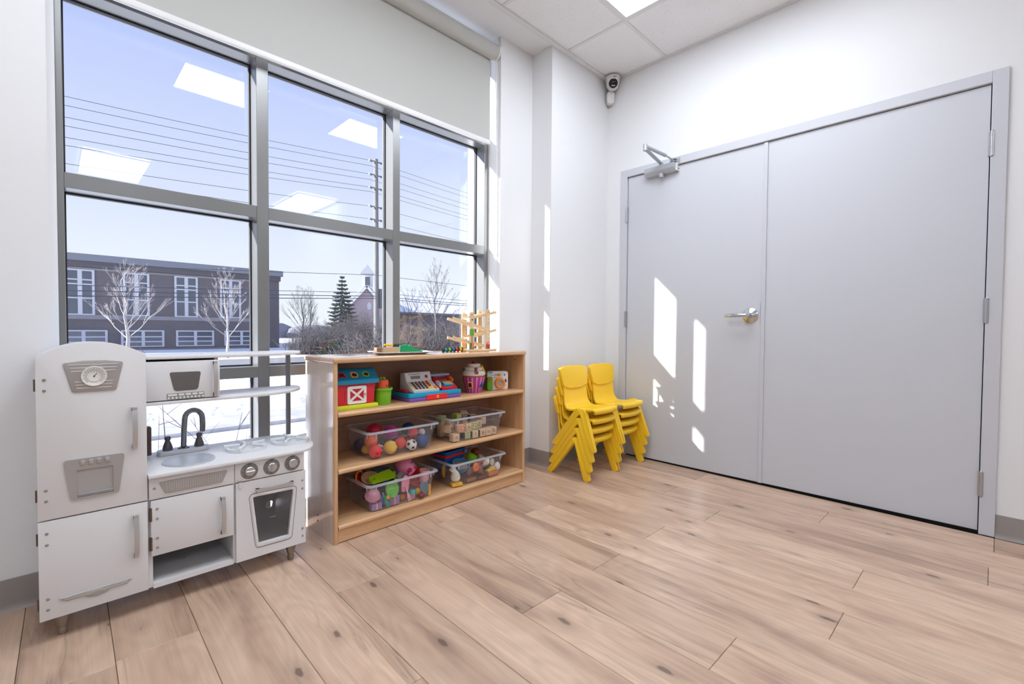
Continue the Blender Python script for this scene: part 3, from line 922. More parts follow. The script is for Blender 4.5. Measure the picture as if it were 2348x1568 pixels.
# cabinet door
cd = obj('cabinet_door', box(B(), 0.2205, 0.4555, Yf, Yf+0.012, 0.173, 0.3535, 0.0015, 2), mK, kit)
bow_handle(cd, 0.4205, 0.190, 0.321)
for z in (0.325, 0.293, 0.230, 0.198):
    screw(cd, 0.2368, z)
for z in (0.309, 0.214):
    hb = obj('hinge', box(B(), 0.2165, 0.2235, Yf-0.001, Yf+0.004, z-0.0215, z+0.0215), M('hinge_dark', (70, 58, 50), 0.5, 0.4), cd)
    obj('hinge_knuckle', cyl(B(), (0.2200, Yf-0.0015, z-0.020), (0.2200, Yf-0.0015, z+0.020), 0.0024, seg=8), mBrass, hb)
# oven: knob panel and door
kpn = obj('knob_panel', box(B(), 0.460, 0.7015, Yf, Yf+0.012, 0.358, 0.4275, 0.0015, 2), mK, kit)
for i, (x, ang) in enumerate(((0.5065, 90), (0.5815, 0), (0.6560, 35))):
    kd = obj('dial_plate', put(lathe(B(), [(0, 0.002), (0.0275, 0.002), (0.0292, 0.0), (0, 0.0)], 36), T(x, Yf, 0.392) @ Rm(PI/2, 'X')), M('dial_grey', (140, 138, 136), 0.4, 0.3), kpn)
    kb = lathe(B(), [(0, 0.012), (0.0145, 0.012), (0.0165, 0.010), (0.0175, 0.002), (0, 0.002)], 28, mat=T(x, Yf, 0.392) @ Rm(PI/2, 'X'))
    box(kb, -0.0035, 0.0035, Yf-0.0175, Yf-0.010, -0.0155, 0.0155, 0.0015, mat=T(x, 0, 0.392) @ Rm(math.radians(ang), 'Y'))
    obj('control_knob', kb, mSilL, kd)
    tx = put(text_bm('OFF', 0.0065), T(x, Yf-0.0024, 0.4165))
    for q in range(1, 8):
        a = 2*PI*q/8
        box(tx, -0.0011, 0.0011, Yf-0.0027, Yf-0.0018, 0.0225, 0.0245, mat=T(x, 0, 0.392) @ Rm(a, 'Y'))
    obj('dial_print', tx, mInk, kd, 0)
od_out = [(0.4625, 0.068), (0.7055, 0.068), (0.7055, 0.3545), (0.4625, 0.3545)]
od_in = [(0.536, 0.116), (0.641, 0.1145), (0.6595, 0.2905), (0.517, 0.2935)]
def dens(poly, per=8):
    out = []
    for i in range(len(poly)):
        a, b = Vector(poly[i]), Vector(poly[(i+1) % len(poly)])
        for q in range(per):
            out.append(tuple(a+(b-a)*q/per))
    return out
od = obj('oven_door', ring(B(), dens(od_out), dens(od_in), Yf, Yf+0.012, 'y'), mK, kit)
tr0 = rpoly([(0.529, 0.1065), (0.648, 0.105), (0.668, 0.297), (0.5085, 0.3005)], 0.012, 5)
tr1 = rpoly([(0.536, 0.116), (0.641, 0.1145), (0.6595, 0.2905), (0.517, 0.2935)], 0.006, 5)
obj('window_rim', ring(B(), tr0, tr1, Yf-0.0025, Yf+0.0005, 'y'), mK, od)
l0 = rpoly([(0.5245, 0.100), (0.6535, 0.098), (0.674, 0.3025), (0.5025, 0.3065)], 0.018, 6)
l1 = rpoly([(0.5255, 0.1013), (0.6525, 0.0993), (0.6727, 0.3012), (0.5038, 0.3052)], 0.017, 6)
obj('black_line', ring(B(), l0, l1, Yf-0.0006, Yf+0.0004, 'y'), mInk, od)
obj('oven_pane', prism(B(), rpoly([(0.534, 0.114), (0.643, 0.1125), (0.6615, 0.2925), (0.515, 0.2955)], 0.006, 3), Yf+0.006, Yf+0.009, 'y'), mPlexi, od, 0)
bow_handle(od, 0.3185, 0.525, 0.657, horiz=True, w=0.011)
for z in (0.316, 0.284, 0.127, 0.096):
    screw(od, 0.6935, z)
obj('latch', box(B(), 0.4715, 0.4790, Yf-0.004, Yf+0.0005, 0.334, 0.366, 0.001), mK, kpn)
screw(kpn, 0.4752, 0.3605, Yf-0.004)
# feet
for x, y in ((0.014, 1.905), (0.014, 2.12), (0.330, 2.02), (0.662, 1.900), (0.662, 2.13)):
    bm = lathe(B(), [(0, 0.068), (0.019, 0.068), (0.0195, 0.062), (0.0185, 0.050), (0.0125, 0.026), (0.0105, 0.020), (0.0118, 0.0165), (0.0125, 0.012), (0.0105, 0.0), (0, 0.0)], 20, (x, y, 0))
    obj('foot', bm, M('foot_champagne', (150, 138, 128), 0.35, 0.6), kit)

# ------------------------------------------------------------------ shelf unit
mBe = mat_grain('beech_along', (206, 160, 116), (224, 182, 138), 0, 5.0, 0.33, 9, 0.25)
mBeV = mat_grain('beech_upright', (206, 160, 116), (224, 182, 138), 2, 5.0, 0.33, 9, 0.25)
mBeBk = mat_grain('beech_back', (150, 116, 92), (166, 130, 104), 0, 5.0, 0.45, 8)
mSideSheen = mat_grain('beech_side_painted_sheen', (214, 194, 176), (224, 206, 190), 2, 5.0, 0.16, 9, 1.0)  # paler than the other beech: window glare painted into the colour
mBeT = mat_grain('beech_top', (206, 162, 120), (222, 182, 140), 0, 5.0, 0.22, 9, 1.0)
for _m in (mSideSheen, mBeT):
    _m.node_tree.nodes['Principled BSDF'].inputs['Coat Roughness'].default_value = 0.12
    _m.node_tree.nodes['Principled BSDF'].inputs['Coat IOR'].default_value = 1.7
SR = math.radians(1.0)
sh = thing('shelf_unit', 'low beech wood toy shelf with three open shelves under the window', 'shelf', (0.833, 1.885, 0), SR)
SW, SD, SH = 1.180, 0.292, 0.790
def rounded_board(x0, x1, z0, z1, y0=0.0, y1=SD-0.012):
    r = (z1-z0)/2
    pts = [(y1, z0), (y1, z1)]
    for i in range(9):
        a = PI/2+PI*i/8
        pts.append((y0+r*0.8+r*0.8*math.cos(a), (z0+z1)/2+r*math.sin(a)))
    return prism(B(), pts, x0, x1, 'x')
for x0, x1 in ((0.0, 0.019), (SW-0.019, SW)):
    sp = obj('side_panel', box(B(), x0, x1, 0.012, SD, 0.0, SH-0.022), mSideSheen if x0 == 0 else mBeV, sh)
    pts = []
    for i in range(9):
        a = PI+PI*i/8
        pts.append((x0+0.0095+0.0095*math.cos(a), 0.010+0.010*math.sin(a)))
    pts += [(x1, 0.014), (x0, 0.014)]
    obj('edge_band', prism(B(), pts, 0.0, SH-0.022, 'z'), mBeV, sp)
    if x0 == 0:
        for y, z in ((0.05, 0.556), (0.05, 0.31), (0.055, 0.075), (0.04, 0.03), (0.235, 0.555), (0.235, 0.31), (0.235, 0.07)):
            obj('side_screw', sphere(B(), (0.0, y, z), 0.0035, 8, 6, (0.4, 1, 1)), mScr, sp)
        for z in (0.060, 0.085):
            obj('screw_hole', cyl(B(), (-0.0006, 0.165, z), (0.001, 0.165, z), 0.005, seg=10), M('screw_hole_brown', (92, 66, 48), 0.7), sp)
    else:
        obj('screw_hole', cyl(B(), (x0-0.0006, 0.075, 0.735), (x0+0.001, 0.075, 0.735), 0.004, seg=10), M('screw_hole_brown'), sp)
tp = obj('top_board', prism(B(), rpoly([(-0.006, -0.006), (SW+0.006, -0.006), (SW+0.006, SD), (-0.006, SD)], [0.018, 0.018, 0, 0], 4), SH-0.024, SH, 'z', 0.008, 3), mBeT, sh)
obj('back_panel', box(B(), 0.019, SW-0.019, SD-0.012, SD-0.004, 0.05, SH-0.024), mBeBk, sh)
for zt in (0.557, 0.316, 0.077):
    obj('shelf_board', rounded_board(0.019, SW-0.019, zt-0.021, zt), mBe, sh)
    if zt < 0.5:
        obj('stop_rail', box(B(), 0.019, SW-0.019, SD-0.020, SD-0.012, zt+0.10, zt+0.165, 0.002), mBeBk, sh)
obj('plinth', box(B(), 0.019, SW-0.019, 0.010, 0.028, 0.004, 0.056), mBe, sh)

# ------------------------------------------------------------------ stacking chairs
mY = M('chair_yellow_plastic', (255, 208, 44), 0.42, spec=0.45, bump=0.03, bscale=900)
def seat_bm():
    prof = [(-0.142, 0.216), (-0.152, 0.226), (-0.152, 0.240), (-0.142, 0.250), (-0.118, 0.253), (-0.06, 0.250), (0.0, 0.243), (0.045, 0.239), (0.072, 0.244), (0.090, 0.262), (0.100, 0.290), (0.107, 0.325), (0.115, 0.365), (0.123, 0.405), (0.129, 0.435)]
    hw = [0.112, 0.118, 0.124, 0.134, 0.142, 0.146, 0.144, 0.138, 0.132, 0.126, 0.121, 0.119, 0.119, 0.121, 0.121]
    nU = 12; t = bmesh.new(); rows = [[], []]
    for k2, (y, z) in enumerate(prof):
        a = Vector(prof[max(k2-1, 0)]); b = Vector(prof[min(k2+1, len(prof)-1)])
        d = (b-a).normalized(); nrm = Vector((-d.y, d.x))   # up / forward
        back = max(0.0, min(1.0, (z-0.25)/0.15)) if k2 > 8 else 0.0
        for s, th in ((0, 0.0), (1, -0.010)):
            r = []
            for q in range(nU+1):
                u = -1+2*q/nU
                lip = -0.004*abs(u)**4 if 3 < k2 < 9 else 0.0
                fr = 0.014*(u*u)*(1.0, 1.0, 1.0, 0.9, 0.5)[k2] if k2 <= 4 else 0.0          # front edge bows forward
                dish = -0.006*(1-u*u) if 4 < k2 < 9 else 0.0
                yb = -0.014*back*u*u
                r.append(t.verts.new((u*hw[k2], y+nrm.x*th+fr+yb, z+nrm.y*th+lip+dish)))
            rows[s].append(r)
    for s in (0, 1):
        for i in range(len(prof)-1):
            for q in range(nU):
                f = [rows[s][i][q], rows[s][i][q+1], rows[s][i+1][q+1], rows[s][i+1][q]]
                t.faces.new(f if s == 0 else f[::-1])
    n = len(prof)-1
    for q in range(nU):
        t.faces.new([rows[0][0][q], rows[1][0][q], rows[1][0][q+1], rows[0][0][q+1]])
        t.faces.new([rows[0][n][q], rows[0][n][q+1], rows[1][n][q+1], rows[1][n][q]])
    for i in range(n):
        t.faces.new([rows[0][i][0], rows[0][i+1][0], rows[1][i+1][0], rows[1][i][0]])
        t.faces.new([rows[0][i][nU], rows[1][i][nU], rows[1][i+1][nU], rows[0][i+1][nU]])
    bmesh.ops.recalc_face_normals(t, faces=t.faces)
    return t
def back_bm():
    pts = rpoly([(-0.126, 0.372), (-0.060, 0.352), (0.060, 0.352), (0.126, 0.372), (0.147, 0.486), (0.070, 0.497), (-0.070, 0.497), (-0.147, 0.486)], [0.016, 0.06, 0.06, 0.016, 0.022, 0.10, 0.10, 0.022], 5)
    t = B()
    out = []
    for a, b in pts:                       # bulging lower edge
        out.append((a, b))
    prism(t, out, -0.012, 0.012, 'y', 0.005, 3)
    for v in t.verts:
        x, y, z = v.co
        v.co.y = y + 0.122 + (z-0.40)*0.19 - 0.5*x*x
    return t
def leg_bm(s, front):
    if front:
        poly = rpoly([(-0.090, 0.230), (-0.076, 0.250), (-0.050, 0.254), (-0.050, 0.214), (-0.128, 0.006), (-0.134, 0.0), (-0.164, 0.0), (-0.170, 0.010)], [0.010, 0.010, 0, 0, 0.004, 0.004, 0.006, 0.006], 3)
    else:
        poly = rpoly([(-0.050, 0.254), (-0.026, 0.250), (-0.008, 0.236), (0.160, 0.014), (0.158, 0.0), (0.128, 0.0), (0.118, 0.006), (-0.036, 0.207), (-0.050, 0.214)], [0, 0.010, 0.010, 0.006, 0.006, 0.004, 0.004, 0.006, 0], 3)
    t = prism(B(), poly, -0.016, 0.016, 'x')
    eds = [ed for ed in t.edges if abs(ed.verts[0].co.x-ed.verts[1].co.x) < 1e-6 and not all(abs(v.co.y+0.050) < 1e-5 for v in ed.verts)]
    bmesh.ops.bevel(t, geom=eds, offset=0.005, segments=2, affect='EDGES', profile=0.5)
    for v in t.verts:
        x, y, z = v.co
        v.co.x = s*(0.141+0.014*(0.262-z)/0.262) + x*(0.75+0.25*z/0.262)
    return t
ch0 = thing('stacking_chair', 'bottom yellow plastic child chair of the stack nearest the toy shelf', 'chair', (2.442, 1.797, 0), 0, 'yellow stacking chairs')
obj('seat', seat_bm(), mY, ch0, 50)
obj('backrest', back_bm(), mY, ch0, 50)
for s in (-1, 1):
    obj('leg', leg_bm(s, True), mY, ch0, 50)
    obj('leg', leg_bm(s, False), mY, ch0, 50)
pos = ['bottom', 'second from the bottom', 'third from the bottom', 'top']
for st, (x, y, where) in enumerate(((2.442, 1.797, 'nearest the toy shelf'), (2.762, 1.797, 'next to the grey door'))):
    for k2 in range(4):
        if st == 0 and k2 == 0:
            continue
        dup(ch0, (x, y-0.013*k2, 0.0612*k2), (0, 0, 0), ('%s yellow plastic child chair of the stack %s' if k2 in (0, 3) else 'yellow plastic child chair, %s, in the stack %s') % (pos[k2], where), 'yellow stacking chairs')
# ------------------------------------------------------------------ things on top of the shelf
TZ = 0.790
mWood = mat_grain('toy_pale_wood', (222, 190, 146), (238, 212, 172), 2, 9.0, 0.45, 6)
mWoodX = mat_grain('toy_pale_wood_x', (222, 190, 146), (238, 212, 172), 0, 9.0, 0.45, 6)
# marble / car run
mr_ = thing('marble_run_toy', 'pale wooden zigzag ramp toy with four posts on the shelf top', 'toy', (1.735, 2.035, TZ), world=True)
obj('base_board', box(B(), 1.622, 1.848, 1.985, 2.085, TZ, TZ+0.012, 0.003, 2), mWoodX, mr_)
posts = {}
for x0, x1, zt in ((1.652, 1.684, 1.010), (1.771, 1.806, 1.030)):
    for y0, y1 in ((1.996, 2.003), (2.066, 2.073)):
        xm = (x0+x1)/2
        sh_ = prism(B(), rpoly([(x0, TZ+0.012), (x1, TZ+0.012), (x1-0.003, zt), (x0+0.003, zt)], [0, 0, 0.010, 0.010], 4), y0, y1, 'y', 0.001)
        p_ = obj('post', sh_, mWood, mr_)
        posts[(x0, y0)] = p_
        obj('bolt', cyl(B(), (xm, y0-0.0008, zt-0.016), (xm, y0+0.001, zt-0.016), 0.0026, seg=10), M('bolt_dark', (70, 62, 58), 0.5), p_)
def ramp(xa, za, xb, zb):
    L = math.hypot(xb-xa, zb-za); a = -math.atan2(zb-za, xb-xa)
    mt = T(xa, 0, za) @ Rm(a, 'Y')
    bm = box(B(), 0, L, 2.006, 2.063, -0.003, 0.002, mat=mt)
    box(bm, 0, L, 2.0035, 2.007, -0.003, 0.012, 0.001, mat=mt); box(bm, 0, L, 2.062, 2.0655, -0.003, 0.012, 0.001, mat=mt)
    rp = obj('ramp', bm, mWoodX, mr_)
    return rp, mt, L
for xa, za, xb, zb in ((1.662, 0.972, 1.862, 1.012), (1.548, 0.968, 1.768, 0.916), (1.662, 0.864, 1.862, 0.908), (1.548, 0.864, 1.768, 0.816)):
    rp, mt, L = ramp(xa, za, xb, zb)
    hi = 0 if za > zb else L
    obj('end_peg', cyl(B(), tuple(mt @ Vector((hi+(0.008 if hi == 0 else -0.008), 2.02, 0.002))), tuple(mt @ Vector((hi+(0.008 if hi == 0 else -0.008), 2.02, 0.016))), 0.004, seg=10), mWood, rp)
# printed stickers on the front posts
p1, p2 = posts[(1.652, 1.996)], posts[(1.771, 1.996)]
yy = 1.9952
obj('tree_print', prism(B(), rpoly([(1.656, 0.878), (1.681, 0.878), (1.683, 0.905), (1.676, 0.918), (1.660, 0.918), (1.653, 0.905)], 0.004, 3), yy-0.0004, yy+0.001, 'y'), M('print_green', (98, 172, 60), 0.5), p1)
obj('trunk_print', box(B(), 1.6665, 1.6705, yy-0.0003, yy+0.001, 0.835, 0.879), M('print_brown', (120, 70, 44), 0.5), p1)
obj('grass_print', prism(B(), [(1.6525, 0.804), (1.6835, 0.804), (1.683, 0.822), (1.672, 0.826), (1.662, 0.838), (1.653, 0.842)], yy-0.0002, yy+0.001, 'y'), M('print_grass', (88, 120, 52), 0.5), p1)
obj('animal_print', prism(B(), rpoly([(1.664, 0.806), (1.680, 0.812), (1.683, 0.838), (1.668, 0.838), (1.667, 0.822)], 0.003, 3), yy-0.0006, yy+0.001, 'y'), M('print_orange', (240, 130, 88), 0.5), p1)
obj('bird_print', prism(B(), [(1.662, 0.966), (1.676, 0.964), (1.672, 0.973), (1.666, 0.970)], yy-0.0004, yy+0.001, 'y'), M('print_dark_red', (150, 40, 36), 0.5), p1)
obj('grass_print', prism(B(), [(1.7725, 0.804), (1.8045, 0.804), (1.803, 0.818), (1.786, 0.822), (1.774, 0.826)], yy-0.0002, yy+0.001, 'y'), M('print_grass'), p2)
obj('car_print', prism(B(), rpoly([(1.775, 0.811), (1.802, 0.811), (1.804, 0.825), (1.797, 0.841), (1.781, 0.841), (1.774, 0.825)], 0.003, 3), yy-0.0006, yy+0.001, 'y'), M('print_red', (214, 44, 48), 0.45), p2)
obj('windscreen_print', prism(B(), rpoly([(1.782, 0.829), (1.797, 0.829), (1.794, 0.837), (1.784, 0.837)], 0.001, 2), yy-0.0009, yy+0.001, 'y'), M('print_pale', (238, 206, 204), 0.5), p2)
for z in (0.985, 0.962, 0.930, 0.915, 0.895, 0.872):
    obj('cloud_print', prism(B(), rpoly([(1.783, z), (1.796, z), (1.795, z+0.005), (1.785, z+0.006)], 0.002, 2), yy-0.0003, yy+0.001, 'y'), M('print_cream', (248, 232, 214) if z > 0.92 else (244, 214, 150), 0.5), p2)
# bead caterpillar
bc = thing('wheel_bead_toy', 'string of small black wheels with coloured hubs on the shelf top', 'toy', (1.55, 2.03, TZ), world=True)
cols = [(40, 150, 140), (120, 196, 60), (30, 110, 190), (220, 40, 44), (248, 206, 30)]
for i in range(6):
    x = 1.487+0.0265*i
    obj('wheel', cyl(B(), (x, 2.02+0.002*i, TZ+0.0125), (x+0.006, 2.02+0.002*i, TZ+0.0125), 0.0125, seg=18), M('wheel_black', (24, 25, 28), 0.3), bc)
    if i < 5:
        obj('hub', cyl(B(), (x+0.006, 2.02+0.002*i, TZ+0.0125), (x+0.0265, 2.022+0.002*i, TZ+0.0125), 0.0095, seg=16), M('hub_%d' % i, cols[i], 0.35), bc)
# tray with pieces
TR = Rm(math.radians(-14), 'Z')
ty = thing('white_tray', 'shallow white tray of small parts on the shelf top', 'tray', (1.222, 2.01, TZ), math.radians(-12))
bm = B()
def tray_loop(hx, hy, z, r=0.02):
    return [(a, b, z) for a, b in rrect(-hx, hx, -hy, hy, r, 4)]
loops = [tray_loop(0.104, 0.070, 0.0), tray_loop(0.126, 0.090, 0.010), tray_loop(0.140, 0.100, 0.011), tray_loop(0.140, 0.100, 0.014), tray_loop(0.124, 0.088, 0.013), tray_loop(0.103, 0.069, 0.004)]
def loft(bm, loops, cap0=True, cap1=True):
    t = bmesh.new(); rows = [[t.verts.new(p) for p in lp] for lp in loops]
    n = len(rows[0])
    for a, b in zip(rows, rows[1:]):
        for q in range(n):
            t.faces.new([a[q], a[(q+1) % n], b[(q+1) % n], b[q]])
    if cap0: t.faces.new(list(reversed(rows[0])))
    if cap1: t.faces.new(rows[-1])
    bmesh.ops.recalc_face_normals(t, faces=t.faces)
    return merge(bm, t)
obj('tray_body', loft(bm, loops), m_white, ty)
single('wooden_block', box(B(), -0.040, 0.040, -0.012, 0.012, 0, 0.030, 0.002, 2), M('block_tan', (196, 160, 122), 0.5), 'tan wooden block lying in the white tray', 'block', (1.165, 2.005, TZ+0.0045), (0, 0, math.radians(-8)))
single('wooden_block', box(B(), -0.020, 0.020, -0.012, 0.012, 0, 0.028, 0.002, 2), M('block_brown', (150, 112, 84), 0.5), 'short brown wooden block at the left end of the white tray', 'block', (1.130, 2.055, TZ+0.0045), (0, 0, math.radians(10)))
gm = M('toy_green', (22, 150, 84), 0.35)
gw = thing('green_plane_toy', 'green plastic wedge toy with stepped top in the white tray', 'toy', (1.262, 1.985, TZ+0.0045), math.radians(-15))
obj('body', prism(B(), [(-0.05, 0), (0.06, 0), (0.06, 0.012), (0.02, 0.020), (-0.004, 0.040), (-0.012, 0.032), (-0.018, 0.042), (-0.05, 0.038)], -0.016, 0.016, 'y', 0.0015), gm, gw)
obj('rib', box(B(), -0.045, -0.015, -0.018, 0.018, 0.010, 0.014, 0.001), gm, gw)
pc = thing('toy_screwdriver', 'black and yellow toy tool lying across the white tray', 'toy', (1.205, 2.052, TZ+0.032), math.radians(-6))
obj('handle', cyl(B(), (0.0, 0, 0.009), (0.075, 0, 0.009), 0.008, 0.009, 12), M('tool_black', (34, 36, 40), 0.4), pc)
obj('tip', tube(B(), [(0.0, 0, 0.009), (-0.02, 0, 0.011), (-0.045, 0, 0.013)], [0.006, 0.008, 0.004], 10), M('tool_yellow', (238, 178, 40), 0.4), pc)

# ------------------------------------------------------------------ toys on the upper shelf
Z1 = 0.557
mRed = M('toy_red', (222, 38, 54), 0.35); mBlue = M('toy_blue', (22, 140, 184), 0.35); mLime = M('toy_lime', (214, 224, 44), 0.4)
mWh = M('toy_white', (240, 236, 234), 0.35); mGrn = M('toy_leaf_green', (124, 192, 40), 0.35); mOr = M('toy_orange', (246, 140, 36), 0.35)
mPur = M('toy_purple', (128, 86, 176), 0.4); mCy = M('toy_cyan', (0, 160, 200), 0.3); mDk = M('toy_dark_hole', (46, 18, 30), 0.6)
bn = thing('toy_barn', 'red toy barn shape sorter with blue roof and white cross door', 'toy', (0.960, 1.985, Z1), world=True)
bx0, bx1, by0, by1 = 0.868, 1.052, 1.945, 2.050
obj('base', box(B(), 0.864, 1.060, 1.930, 2.066, Z1, Z1+0.019, 0.004, 2), mLime, bn)
bb = prism(B(), [(bx0+0.004, Z1+0.019), (bx1-0.006, Z1+0.019), (bx1, 0.672), (bx0, 0.672)], by0, by1, 'y', 0.003, 2)
obj('body', bb, mRed, bn)
# roof: gambrel, with a front slope carrying three letter holes
rp = [(1.932, 0.668), (1.932, 0.686), (1.944, 0.690), (1.972, 0.722), (1.998, 0.734), (2.024, 0.722), (2.052, 0.690), (2.064, 0.686), (2.064, 0.668)]
rf = obj('roof', prism(B(), rp, 0.862, 1.066, 'x', 0.003, 2), mBlue, bn)
sl_a = math.atan2(0.722-0.690, 1.972-1.944)
def on_roof(x, s):
    return T(x, 1.944+s*math.cos(sl_a), 0.690+s*math.sin(sl_a)) @ Rm(sl_a, 'X')
for x, colr, shp in ((0.898, (188, 36, 66), 'A'), (0.955, (240, 170, 70), 'D'), (1.012, (130, 190, 70), 'C')):
    if shp == 'A':
        po = rpoly([(-0.020, -0.014), (-0.004, -0.013), (0.0, -0.006), (0.008, -0.014), (0.020, -0.013), (0.012, 0.012), (0.0, 0.017), (-0.012, 0.014)], 0.006, 3)
    elif shp == 'D':
        po = rpoly([(-0.015, -0.014), (0.014, -0.014), (0.019, 0.0), (0.012, 0.014), (-0.015, 0.014)], [0.006, 0.008, 0.008, 0.008, 0.003], 3)
    else:
        po = rpoly([(-0.018, -0.008), (0.0, -0.015), (0.017, -0.009), (0.012, 0.0), (0.017, 0.009), (0.0, 0.015), (-0.017, 0.009)], 0.007, 3)
    pi_ = [(a*0.70, b*0.70) for a, b in po]
    hl = obj('letter_rim', put(ring(B(), po, pi_, -0.001, 0.004, 'z'), on_roof(x, 0.021)), M('rim_%s' % shp, colr, 0.4), rf)
    obj('letter_hole', put(prism(B(), pi_, -0.002, 0.001, 'z'), on_roof(x, 0.021)), mDk, hl)
do = [(0.917, 0.580), (1.006, 0.580), (1.006, 0.658), (0.917, 0.658)]
dr_ = obj('barn_door', ring(B(), rpoly(do, 0.008, 4), rpoly([(0.929, 0.592), (0.994, 0.592), (0.994, 0.646), (0.929, 0.646)], 0.001, 4), by0-0.006, by0+0.002, 'y'), mWh, bn)
L = math.hypot(0.065, 0.054); a = math.atan2(0.054, 0.065)
for s in (-1, 1):
    obj('cross_brace', box(B(), -L/2, L/2, by0-0.0055-0.0002*s, by0+0.001, -0.0045, 0.0045, mat=T(0.9615, 0, 0.619) @ Rm(-a*s, 'Y')), mWh, dr_)
obj('knob', cyl(B(), (1.000, by0-0.009, 0.619), (1.000, by0-0.004, 0.619), 0.006, 0.007, 14), M('knob_beige', (206, 176, 160), 0.4), dr_)
obj('door_seam', box(B(), 0.905, 0.9068, by0-0.0006, by0+0.001, 0.590, 0.640), M('seam_red', (150, 24, 36), 0.5), bn)
# green pot with carrot
gp = thing('toy_pot', 'lime green toy plant pot cup on the upper shelf', 'toy', (1.108, 1.975, Z1))
obj('pot', lathe(B(), [(0, 0), (0.033, 0), (0.0345, 0.003), (0.035, 0.014), (0.0362, 0.016), (0.0385, 0.068), (0.0435, 0.069), (0.0445, 0.072), (0.0435, 0.079), (0.0415, 0.080), (0.038, 0.078), (0.034, 0.010), (0, 0.008)], 36), mGrn, gp)
cr = thing('toy_carrot', 'orange toy carrot with a smiling face sitting in the green pot', 'toy', (1.104, 1.972, Z1+0.0085))
obj('body', lathe(B(), [(0, 0), (0.024, 0), (0.027, 0.010), (0.0272, 0.104), (0.025, 0.1085), (0.012, 0.1095), (0, 0.108)], 28), M('carrot_orange', (234, 90, 44), 0.4), cr)
for x, y, a in ((-0.010, 0.002, 0.3), (0.006, -0.008, -0.2), (0.010, 0.008, -0.5)):
    obj('leaf', put(box(B(), -0.006, 0.006, -0.004, 0.004, 0.0, 0.014, 0.003, 2), T(x, y, 0.107) @ Rm(a, 'Y')), mGrn, cr)
for a in (-78, -48):
    ar = math.radians(a)
    ex, ey = 0.0268*math.cos(ar), 0.0268*math.sin(ar)
    ey_ = obj('eye', sphere(B(), (ex, ey, 0.0825), 0.0032, 10, 8, (1, 1, 1.2)), M('eye_black', (22, 18, 18), 0.2), cr)
    obj('eye_glint', sphere(B(), (ex*1.09+0.0005, ey*1.09, 0.084), 0.0013, 8, 6), mWh, ey_)
ar = math.radians(-63)
obj('mouth', put(tube(B(), [(-0.003, 0, 0.0015), (0, -0.0005, 0), (0.003, 0, 0.0015)], 0.0006, 6), T(0.0272*math.cos(ar), 0.0272*math.sin(ar), 0.0765) @ Rm(ar+PI/2, 'Z')), M('eye_black'), cr)
# toy cash register
rg = thing('toy_cash_register', 'toy cash register with white keypad, blue and purple base and red drawer', 'toy', (1.385, 2.02, Z1), world=True)
obj('base_lower', prism(B(), rrect(1.226, 1.546, 1.932, 2.112, 0.016, 4), Z1, Z1+0.019, 'z', 0.004, 2), mPur, rg)
bu = obj('base_upper', prism(B(), rrect(1.225, 1.547, 1.931, 2.113, 0.016, 4), Z1+0.019, Z1+0.040, 'z', 0.004, 2), mCy, rg)
dw = obj('drawer', box(B(), 1.322, 1.448, 1.926, 1.940, Z1+0.003, Z1+0.029, 0.002), M('register_red', (236, 40, 48), 0.35), rg)
obj('drawer_lock', cyl(B(), (1.386, 1.923, Z1+0.016), (1.386, 1.928, Z1+0.016), 0.0075, seg=18), M('lock_yellow', (250, 176, 50), 0.4), dw)
obj('drawer_slot', box(B(), 1.3815, 1.3905, 1.9222, 1.9262, Z1+0.0148, Z1+0.0172), M('lock_slot', (190, 60, 30), 0.5), dw)
zb = Z1+0.040
mRw = M('register_white', (226, 226, 232), 0.35)
wp = [(2.085, zb), (1.952, zb), (1.950, zb+0.010), (2.020, zb+0.050), (2.036, zb+0.092), (2.044, zb+0.096), (2.080, zb+0.092)]
wbd = obj('register_body', prism(B(), wp, 1.262, 1.418, 'x', 0.006, 3), mRw, rg)
ka = math.atan2(0.040, 0.070)
KM = T(0, 1.950, zb+0.010) @ Rm(ka, 'X')
kpp = obj('keypad', put(prism(B(), rrect(1.272, 1.384, 0.008, 0.072, 0.004, 3), 0.0, 0.0022, 'z'), KM), M('keypad_yellow', (240, 222, 104), 0.45), wbd)
for r in range(4):
    for c in range(4):
        obj('key', put(lathe(B(), [(0, 0.0055), (0.0055, 0.0048), (0.0075, 0.0), (0, 0.0)], 14), KM @ T(1.286+0.0205*c, 0.016+0.0155*r, 0.002)), M('key_violet', (86, 72, 140), 0.35), kpp)
for r in range(3):
    obj('key', put(lathe(B(), [(0, 0.0055), (0.0060, 0.0048), (0.0085, 0.0), (0, 0.0)], 14), KM @ T(1.372, 0.034+0.0155*r, 0.002)), M('key_red', (206, 60, 56), 0.35), kpp)
obj('enter_key', put(lathe(B(), [(0, 0.007), (0.009, 0.006), (0.0115, 0.0), (0, 0.0)], 18), KM @ T(1.400, 0.016, 0.0)), mOr, wbd)
da = math.atan2(0.042, 0.016)
DM = T(0, 2.020, zb+0.050) @ Rm(da, 'X')
obj('display', put(box(B(), 1.292, 1.348, 0.012, 0.028, 0.0, 0.0015), DM), M('lcd_grey', (128, 130, 112), 0.25), wbd)
obj('logo_button', put(lathe(B(), [(0, 0.003), (0.008, 0.0025), (0.009, 0), (0, 0)], 20), DM @ T(1.386, 0.022, 0.0)), M('button_dark_red', (160, 34, 38), 0.35), wbd)
bm = B()
for i in range(9):
    box(bm, 1.283+0.0078*i, 1.2885+0.0078*i, 0.0355, 0.0385, 0.0, 0.0006, mat=DM)
obj('name_print', bm, M('print_black', (52, 50, 50), 0.5), wbd, 0)
obj('card_slot', put(prism(B(), rpoly([(0.002, 0.0), (0.060, 0.0), (0.050, 0.020), (0.020, 0.024)], 0.004, 3), 1.421, 1.428, 'x', 0.001), KM), M('card_reader_clear', (206, 208, 214), 0.2), wbd)
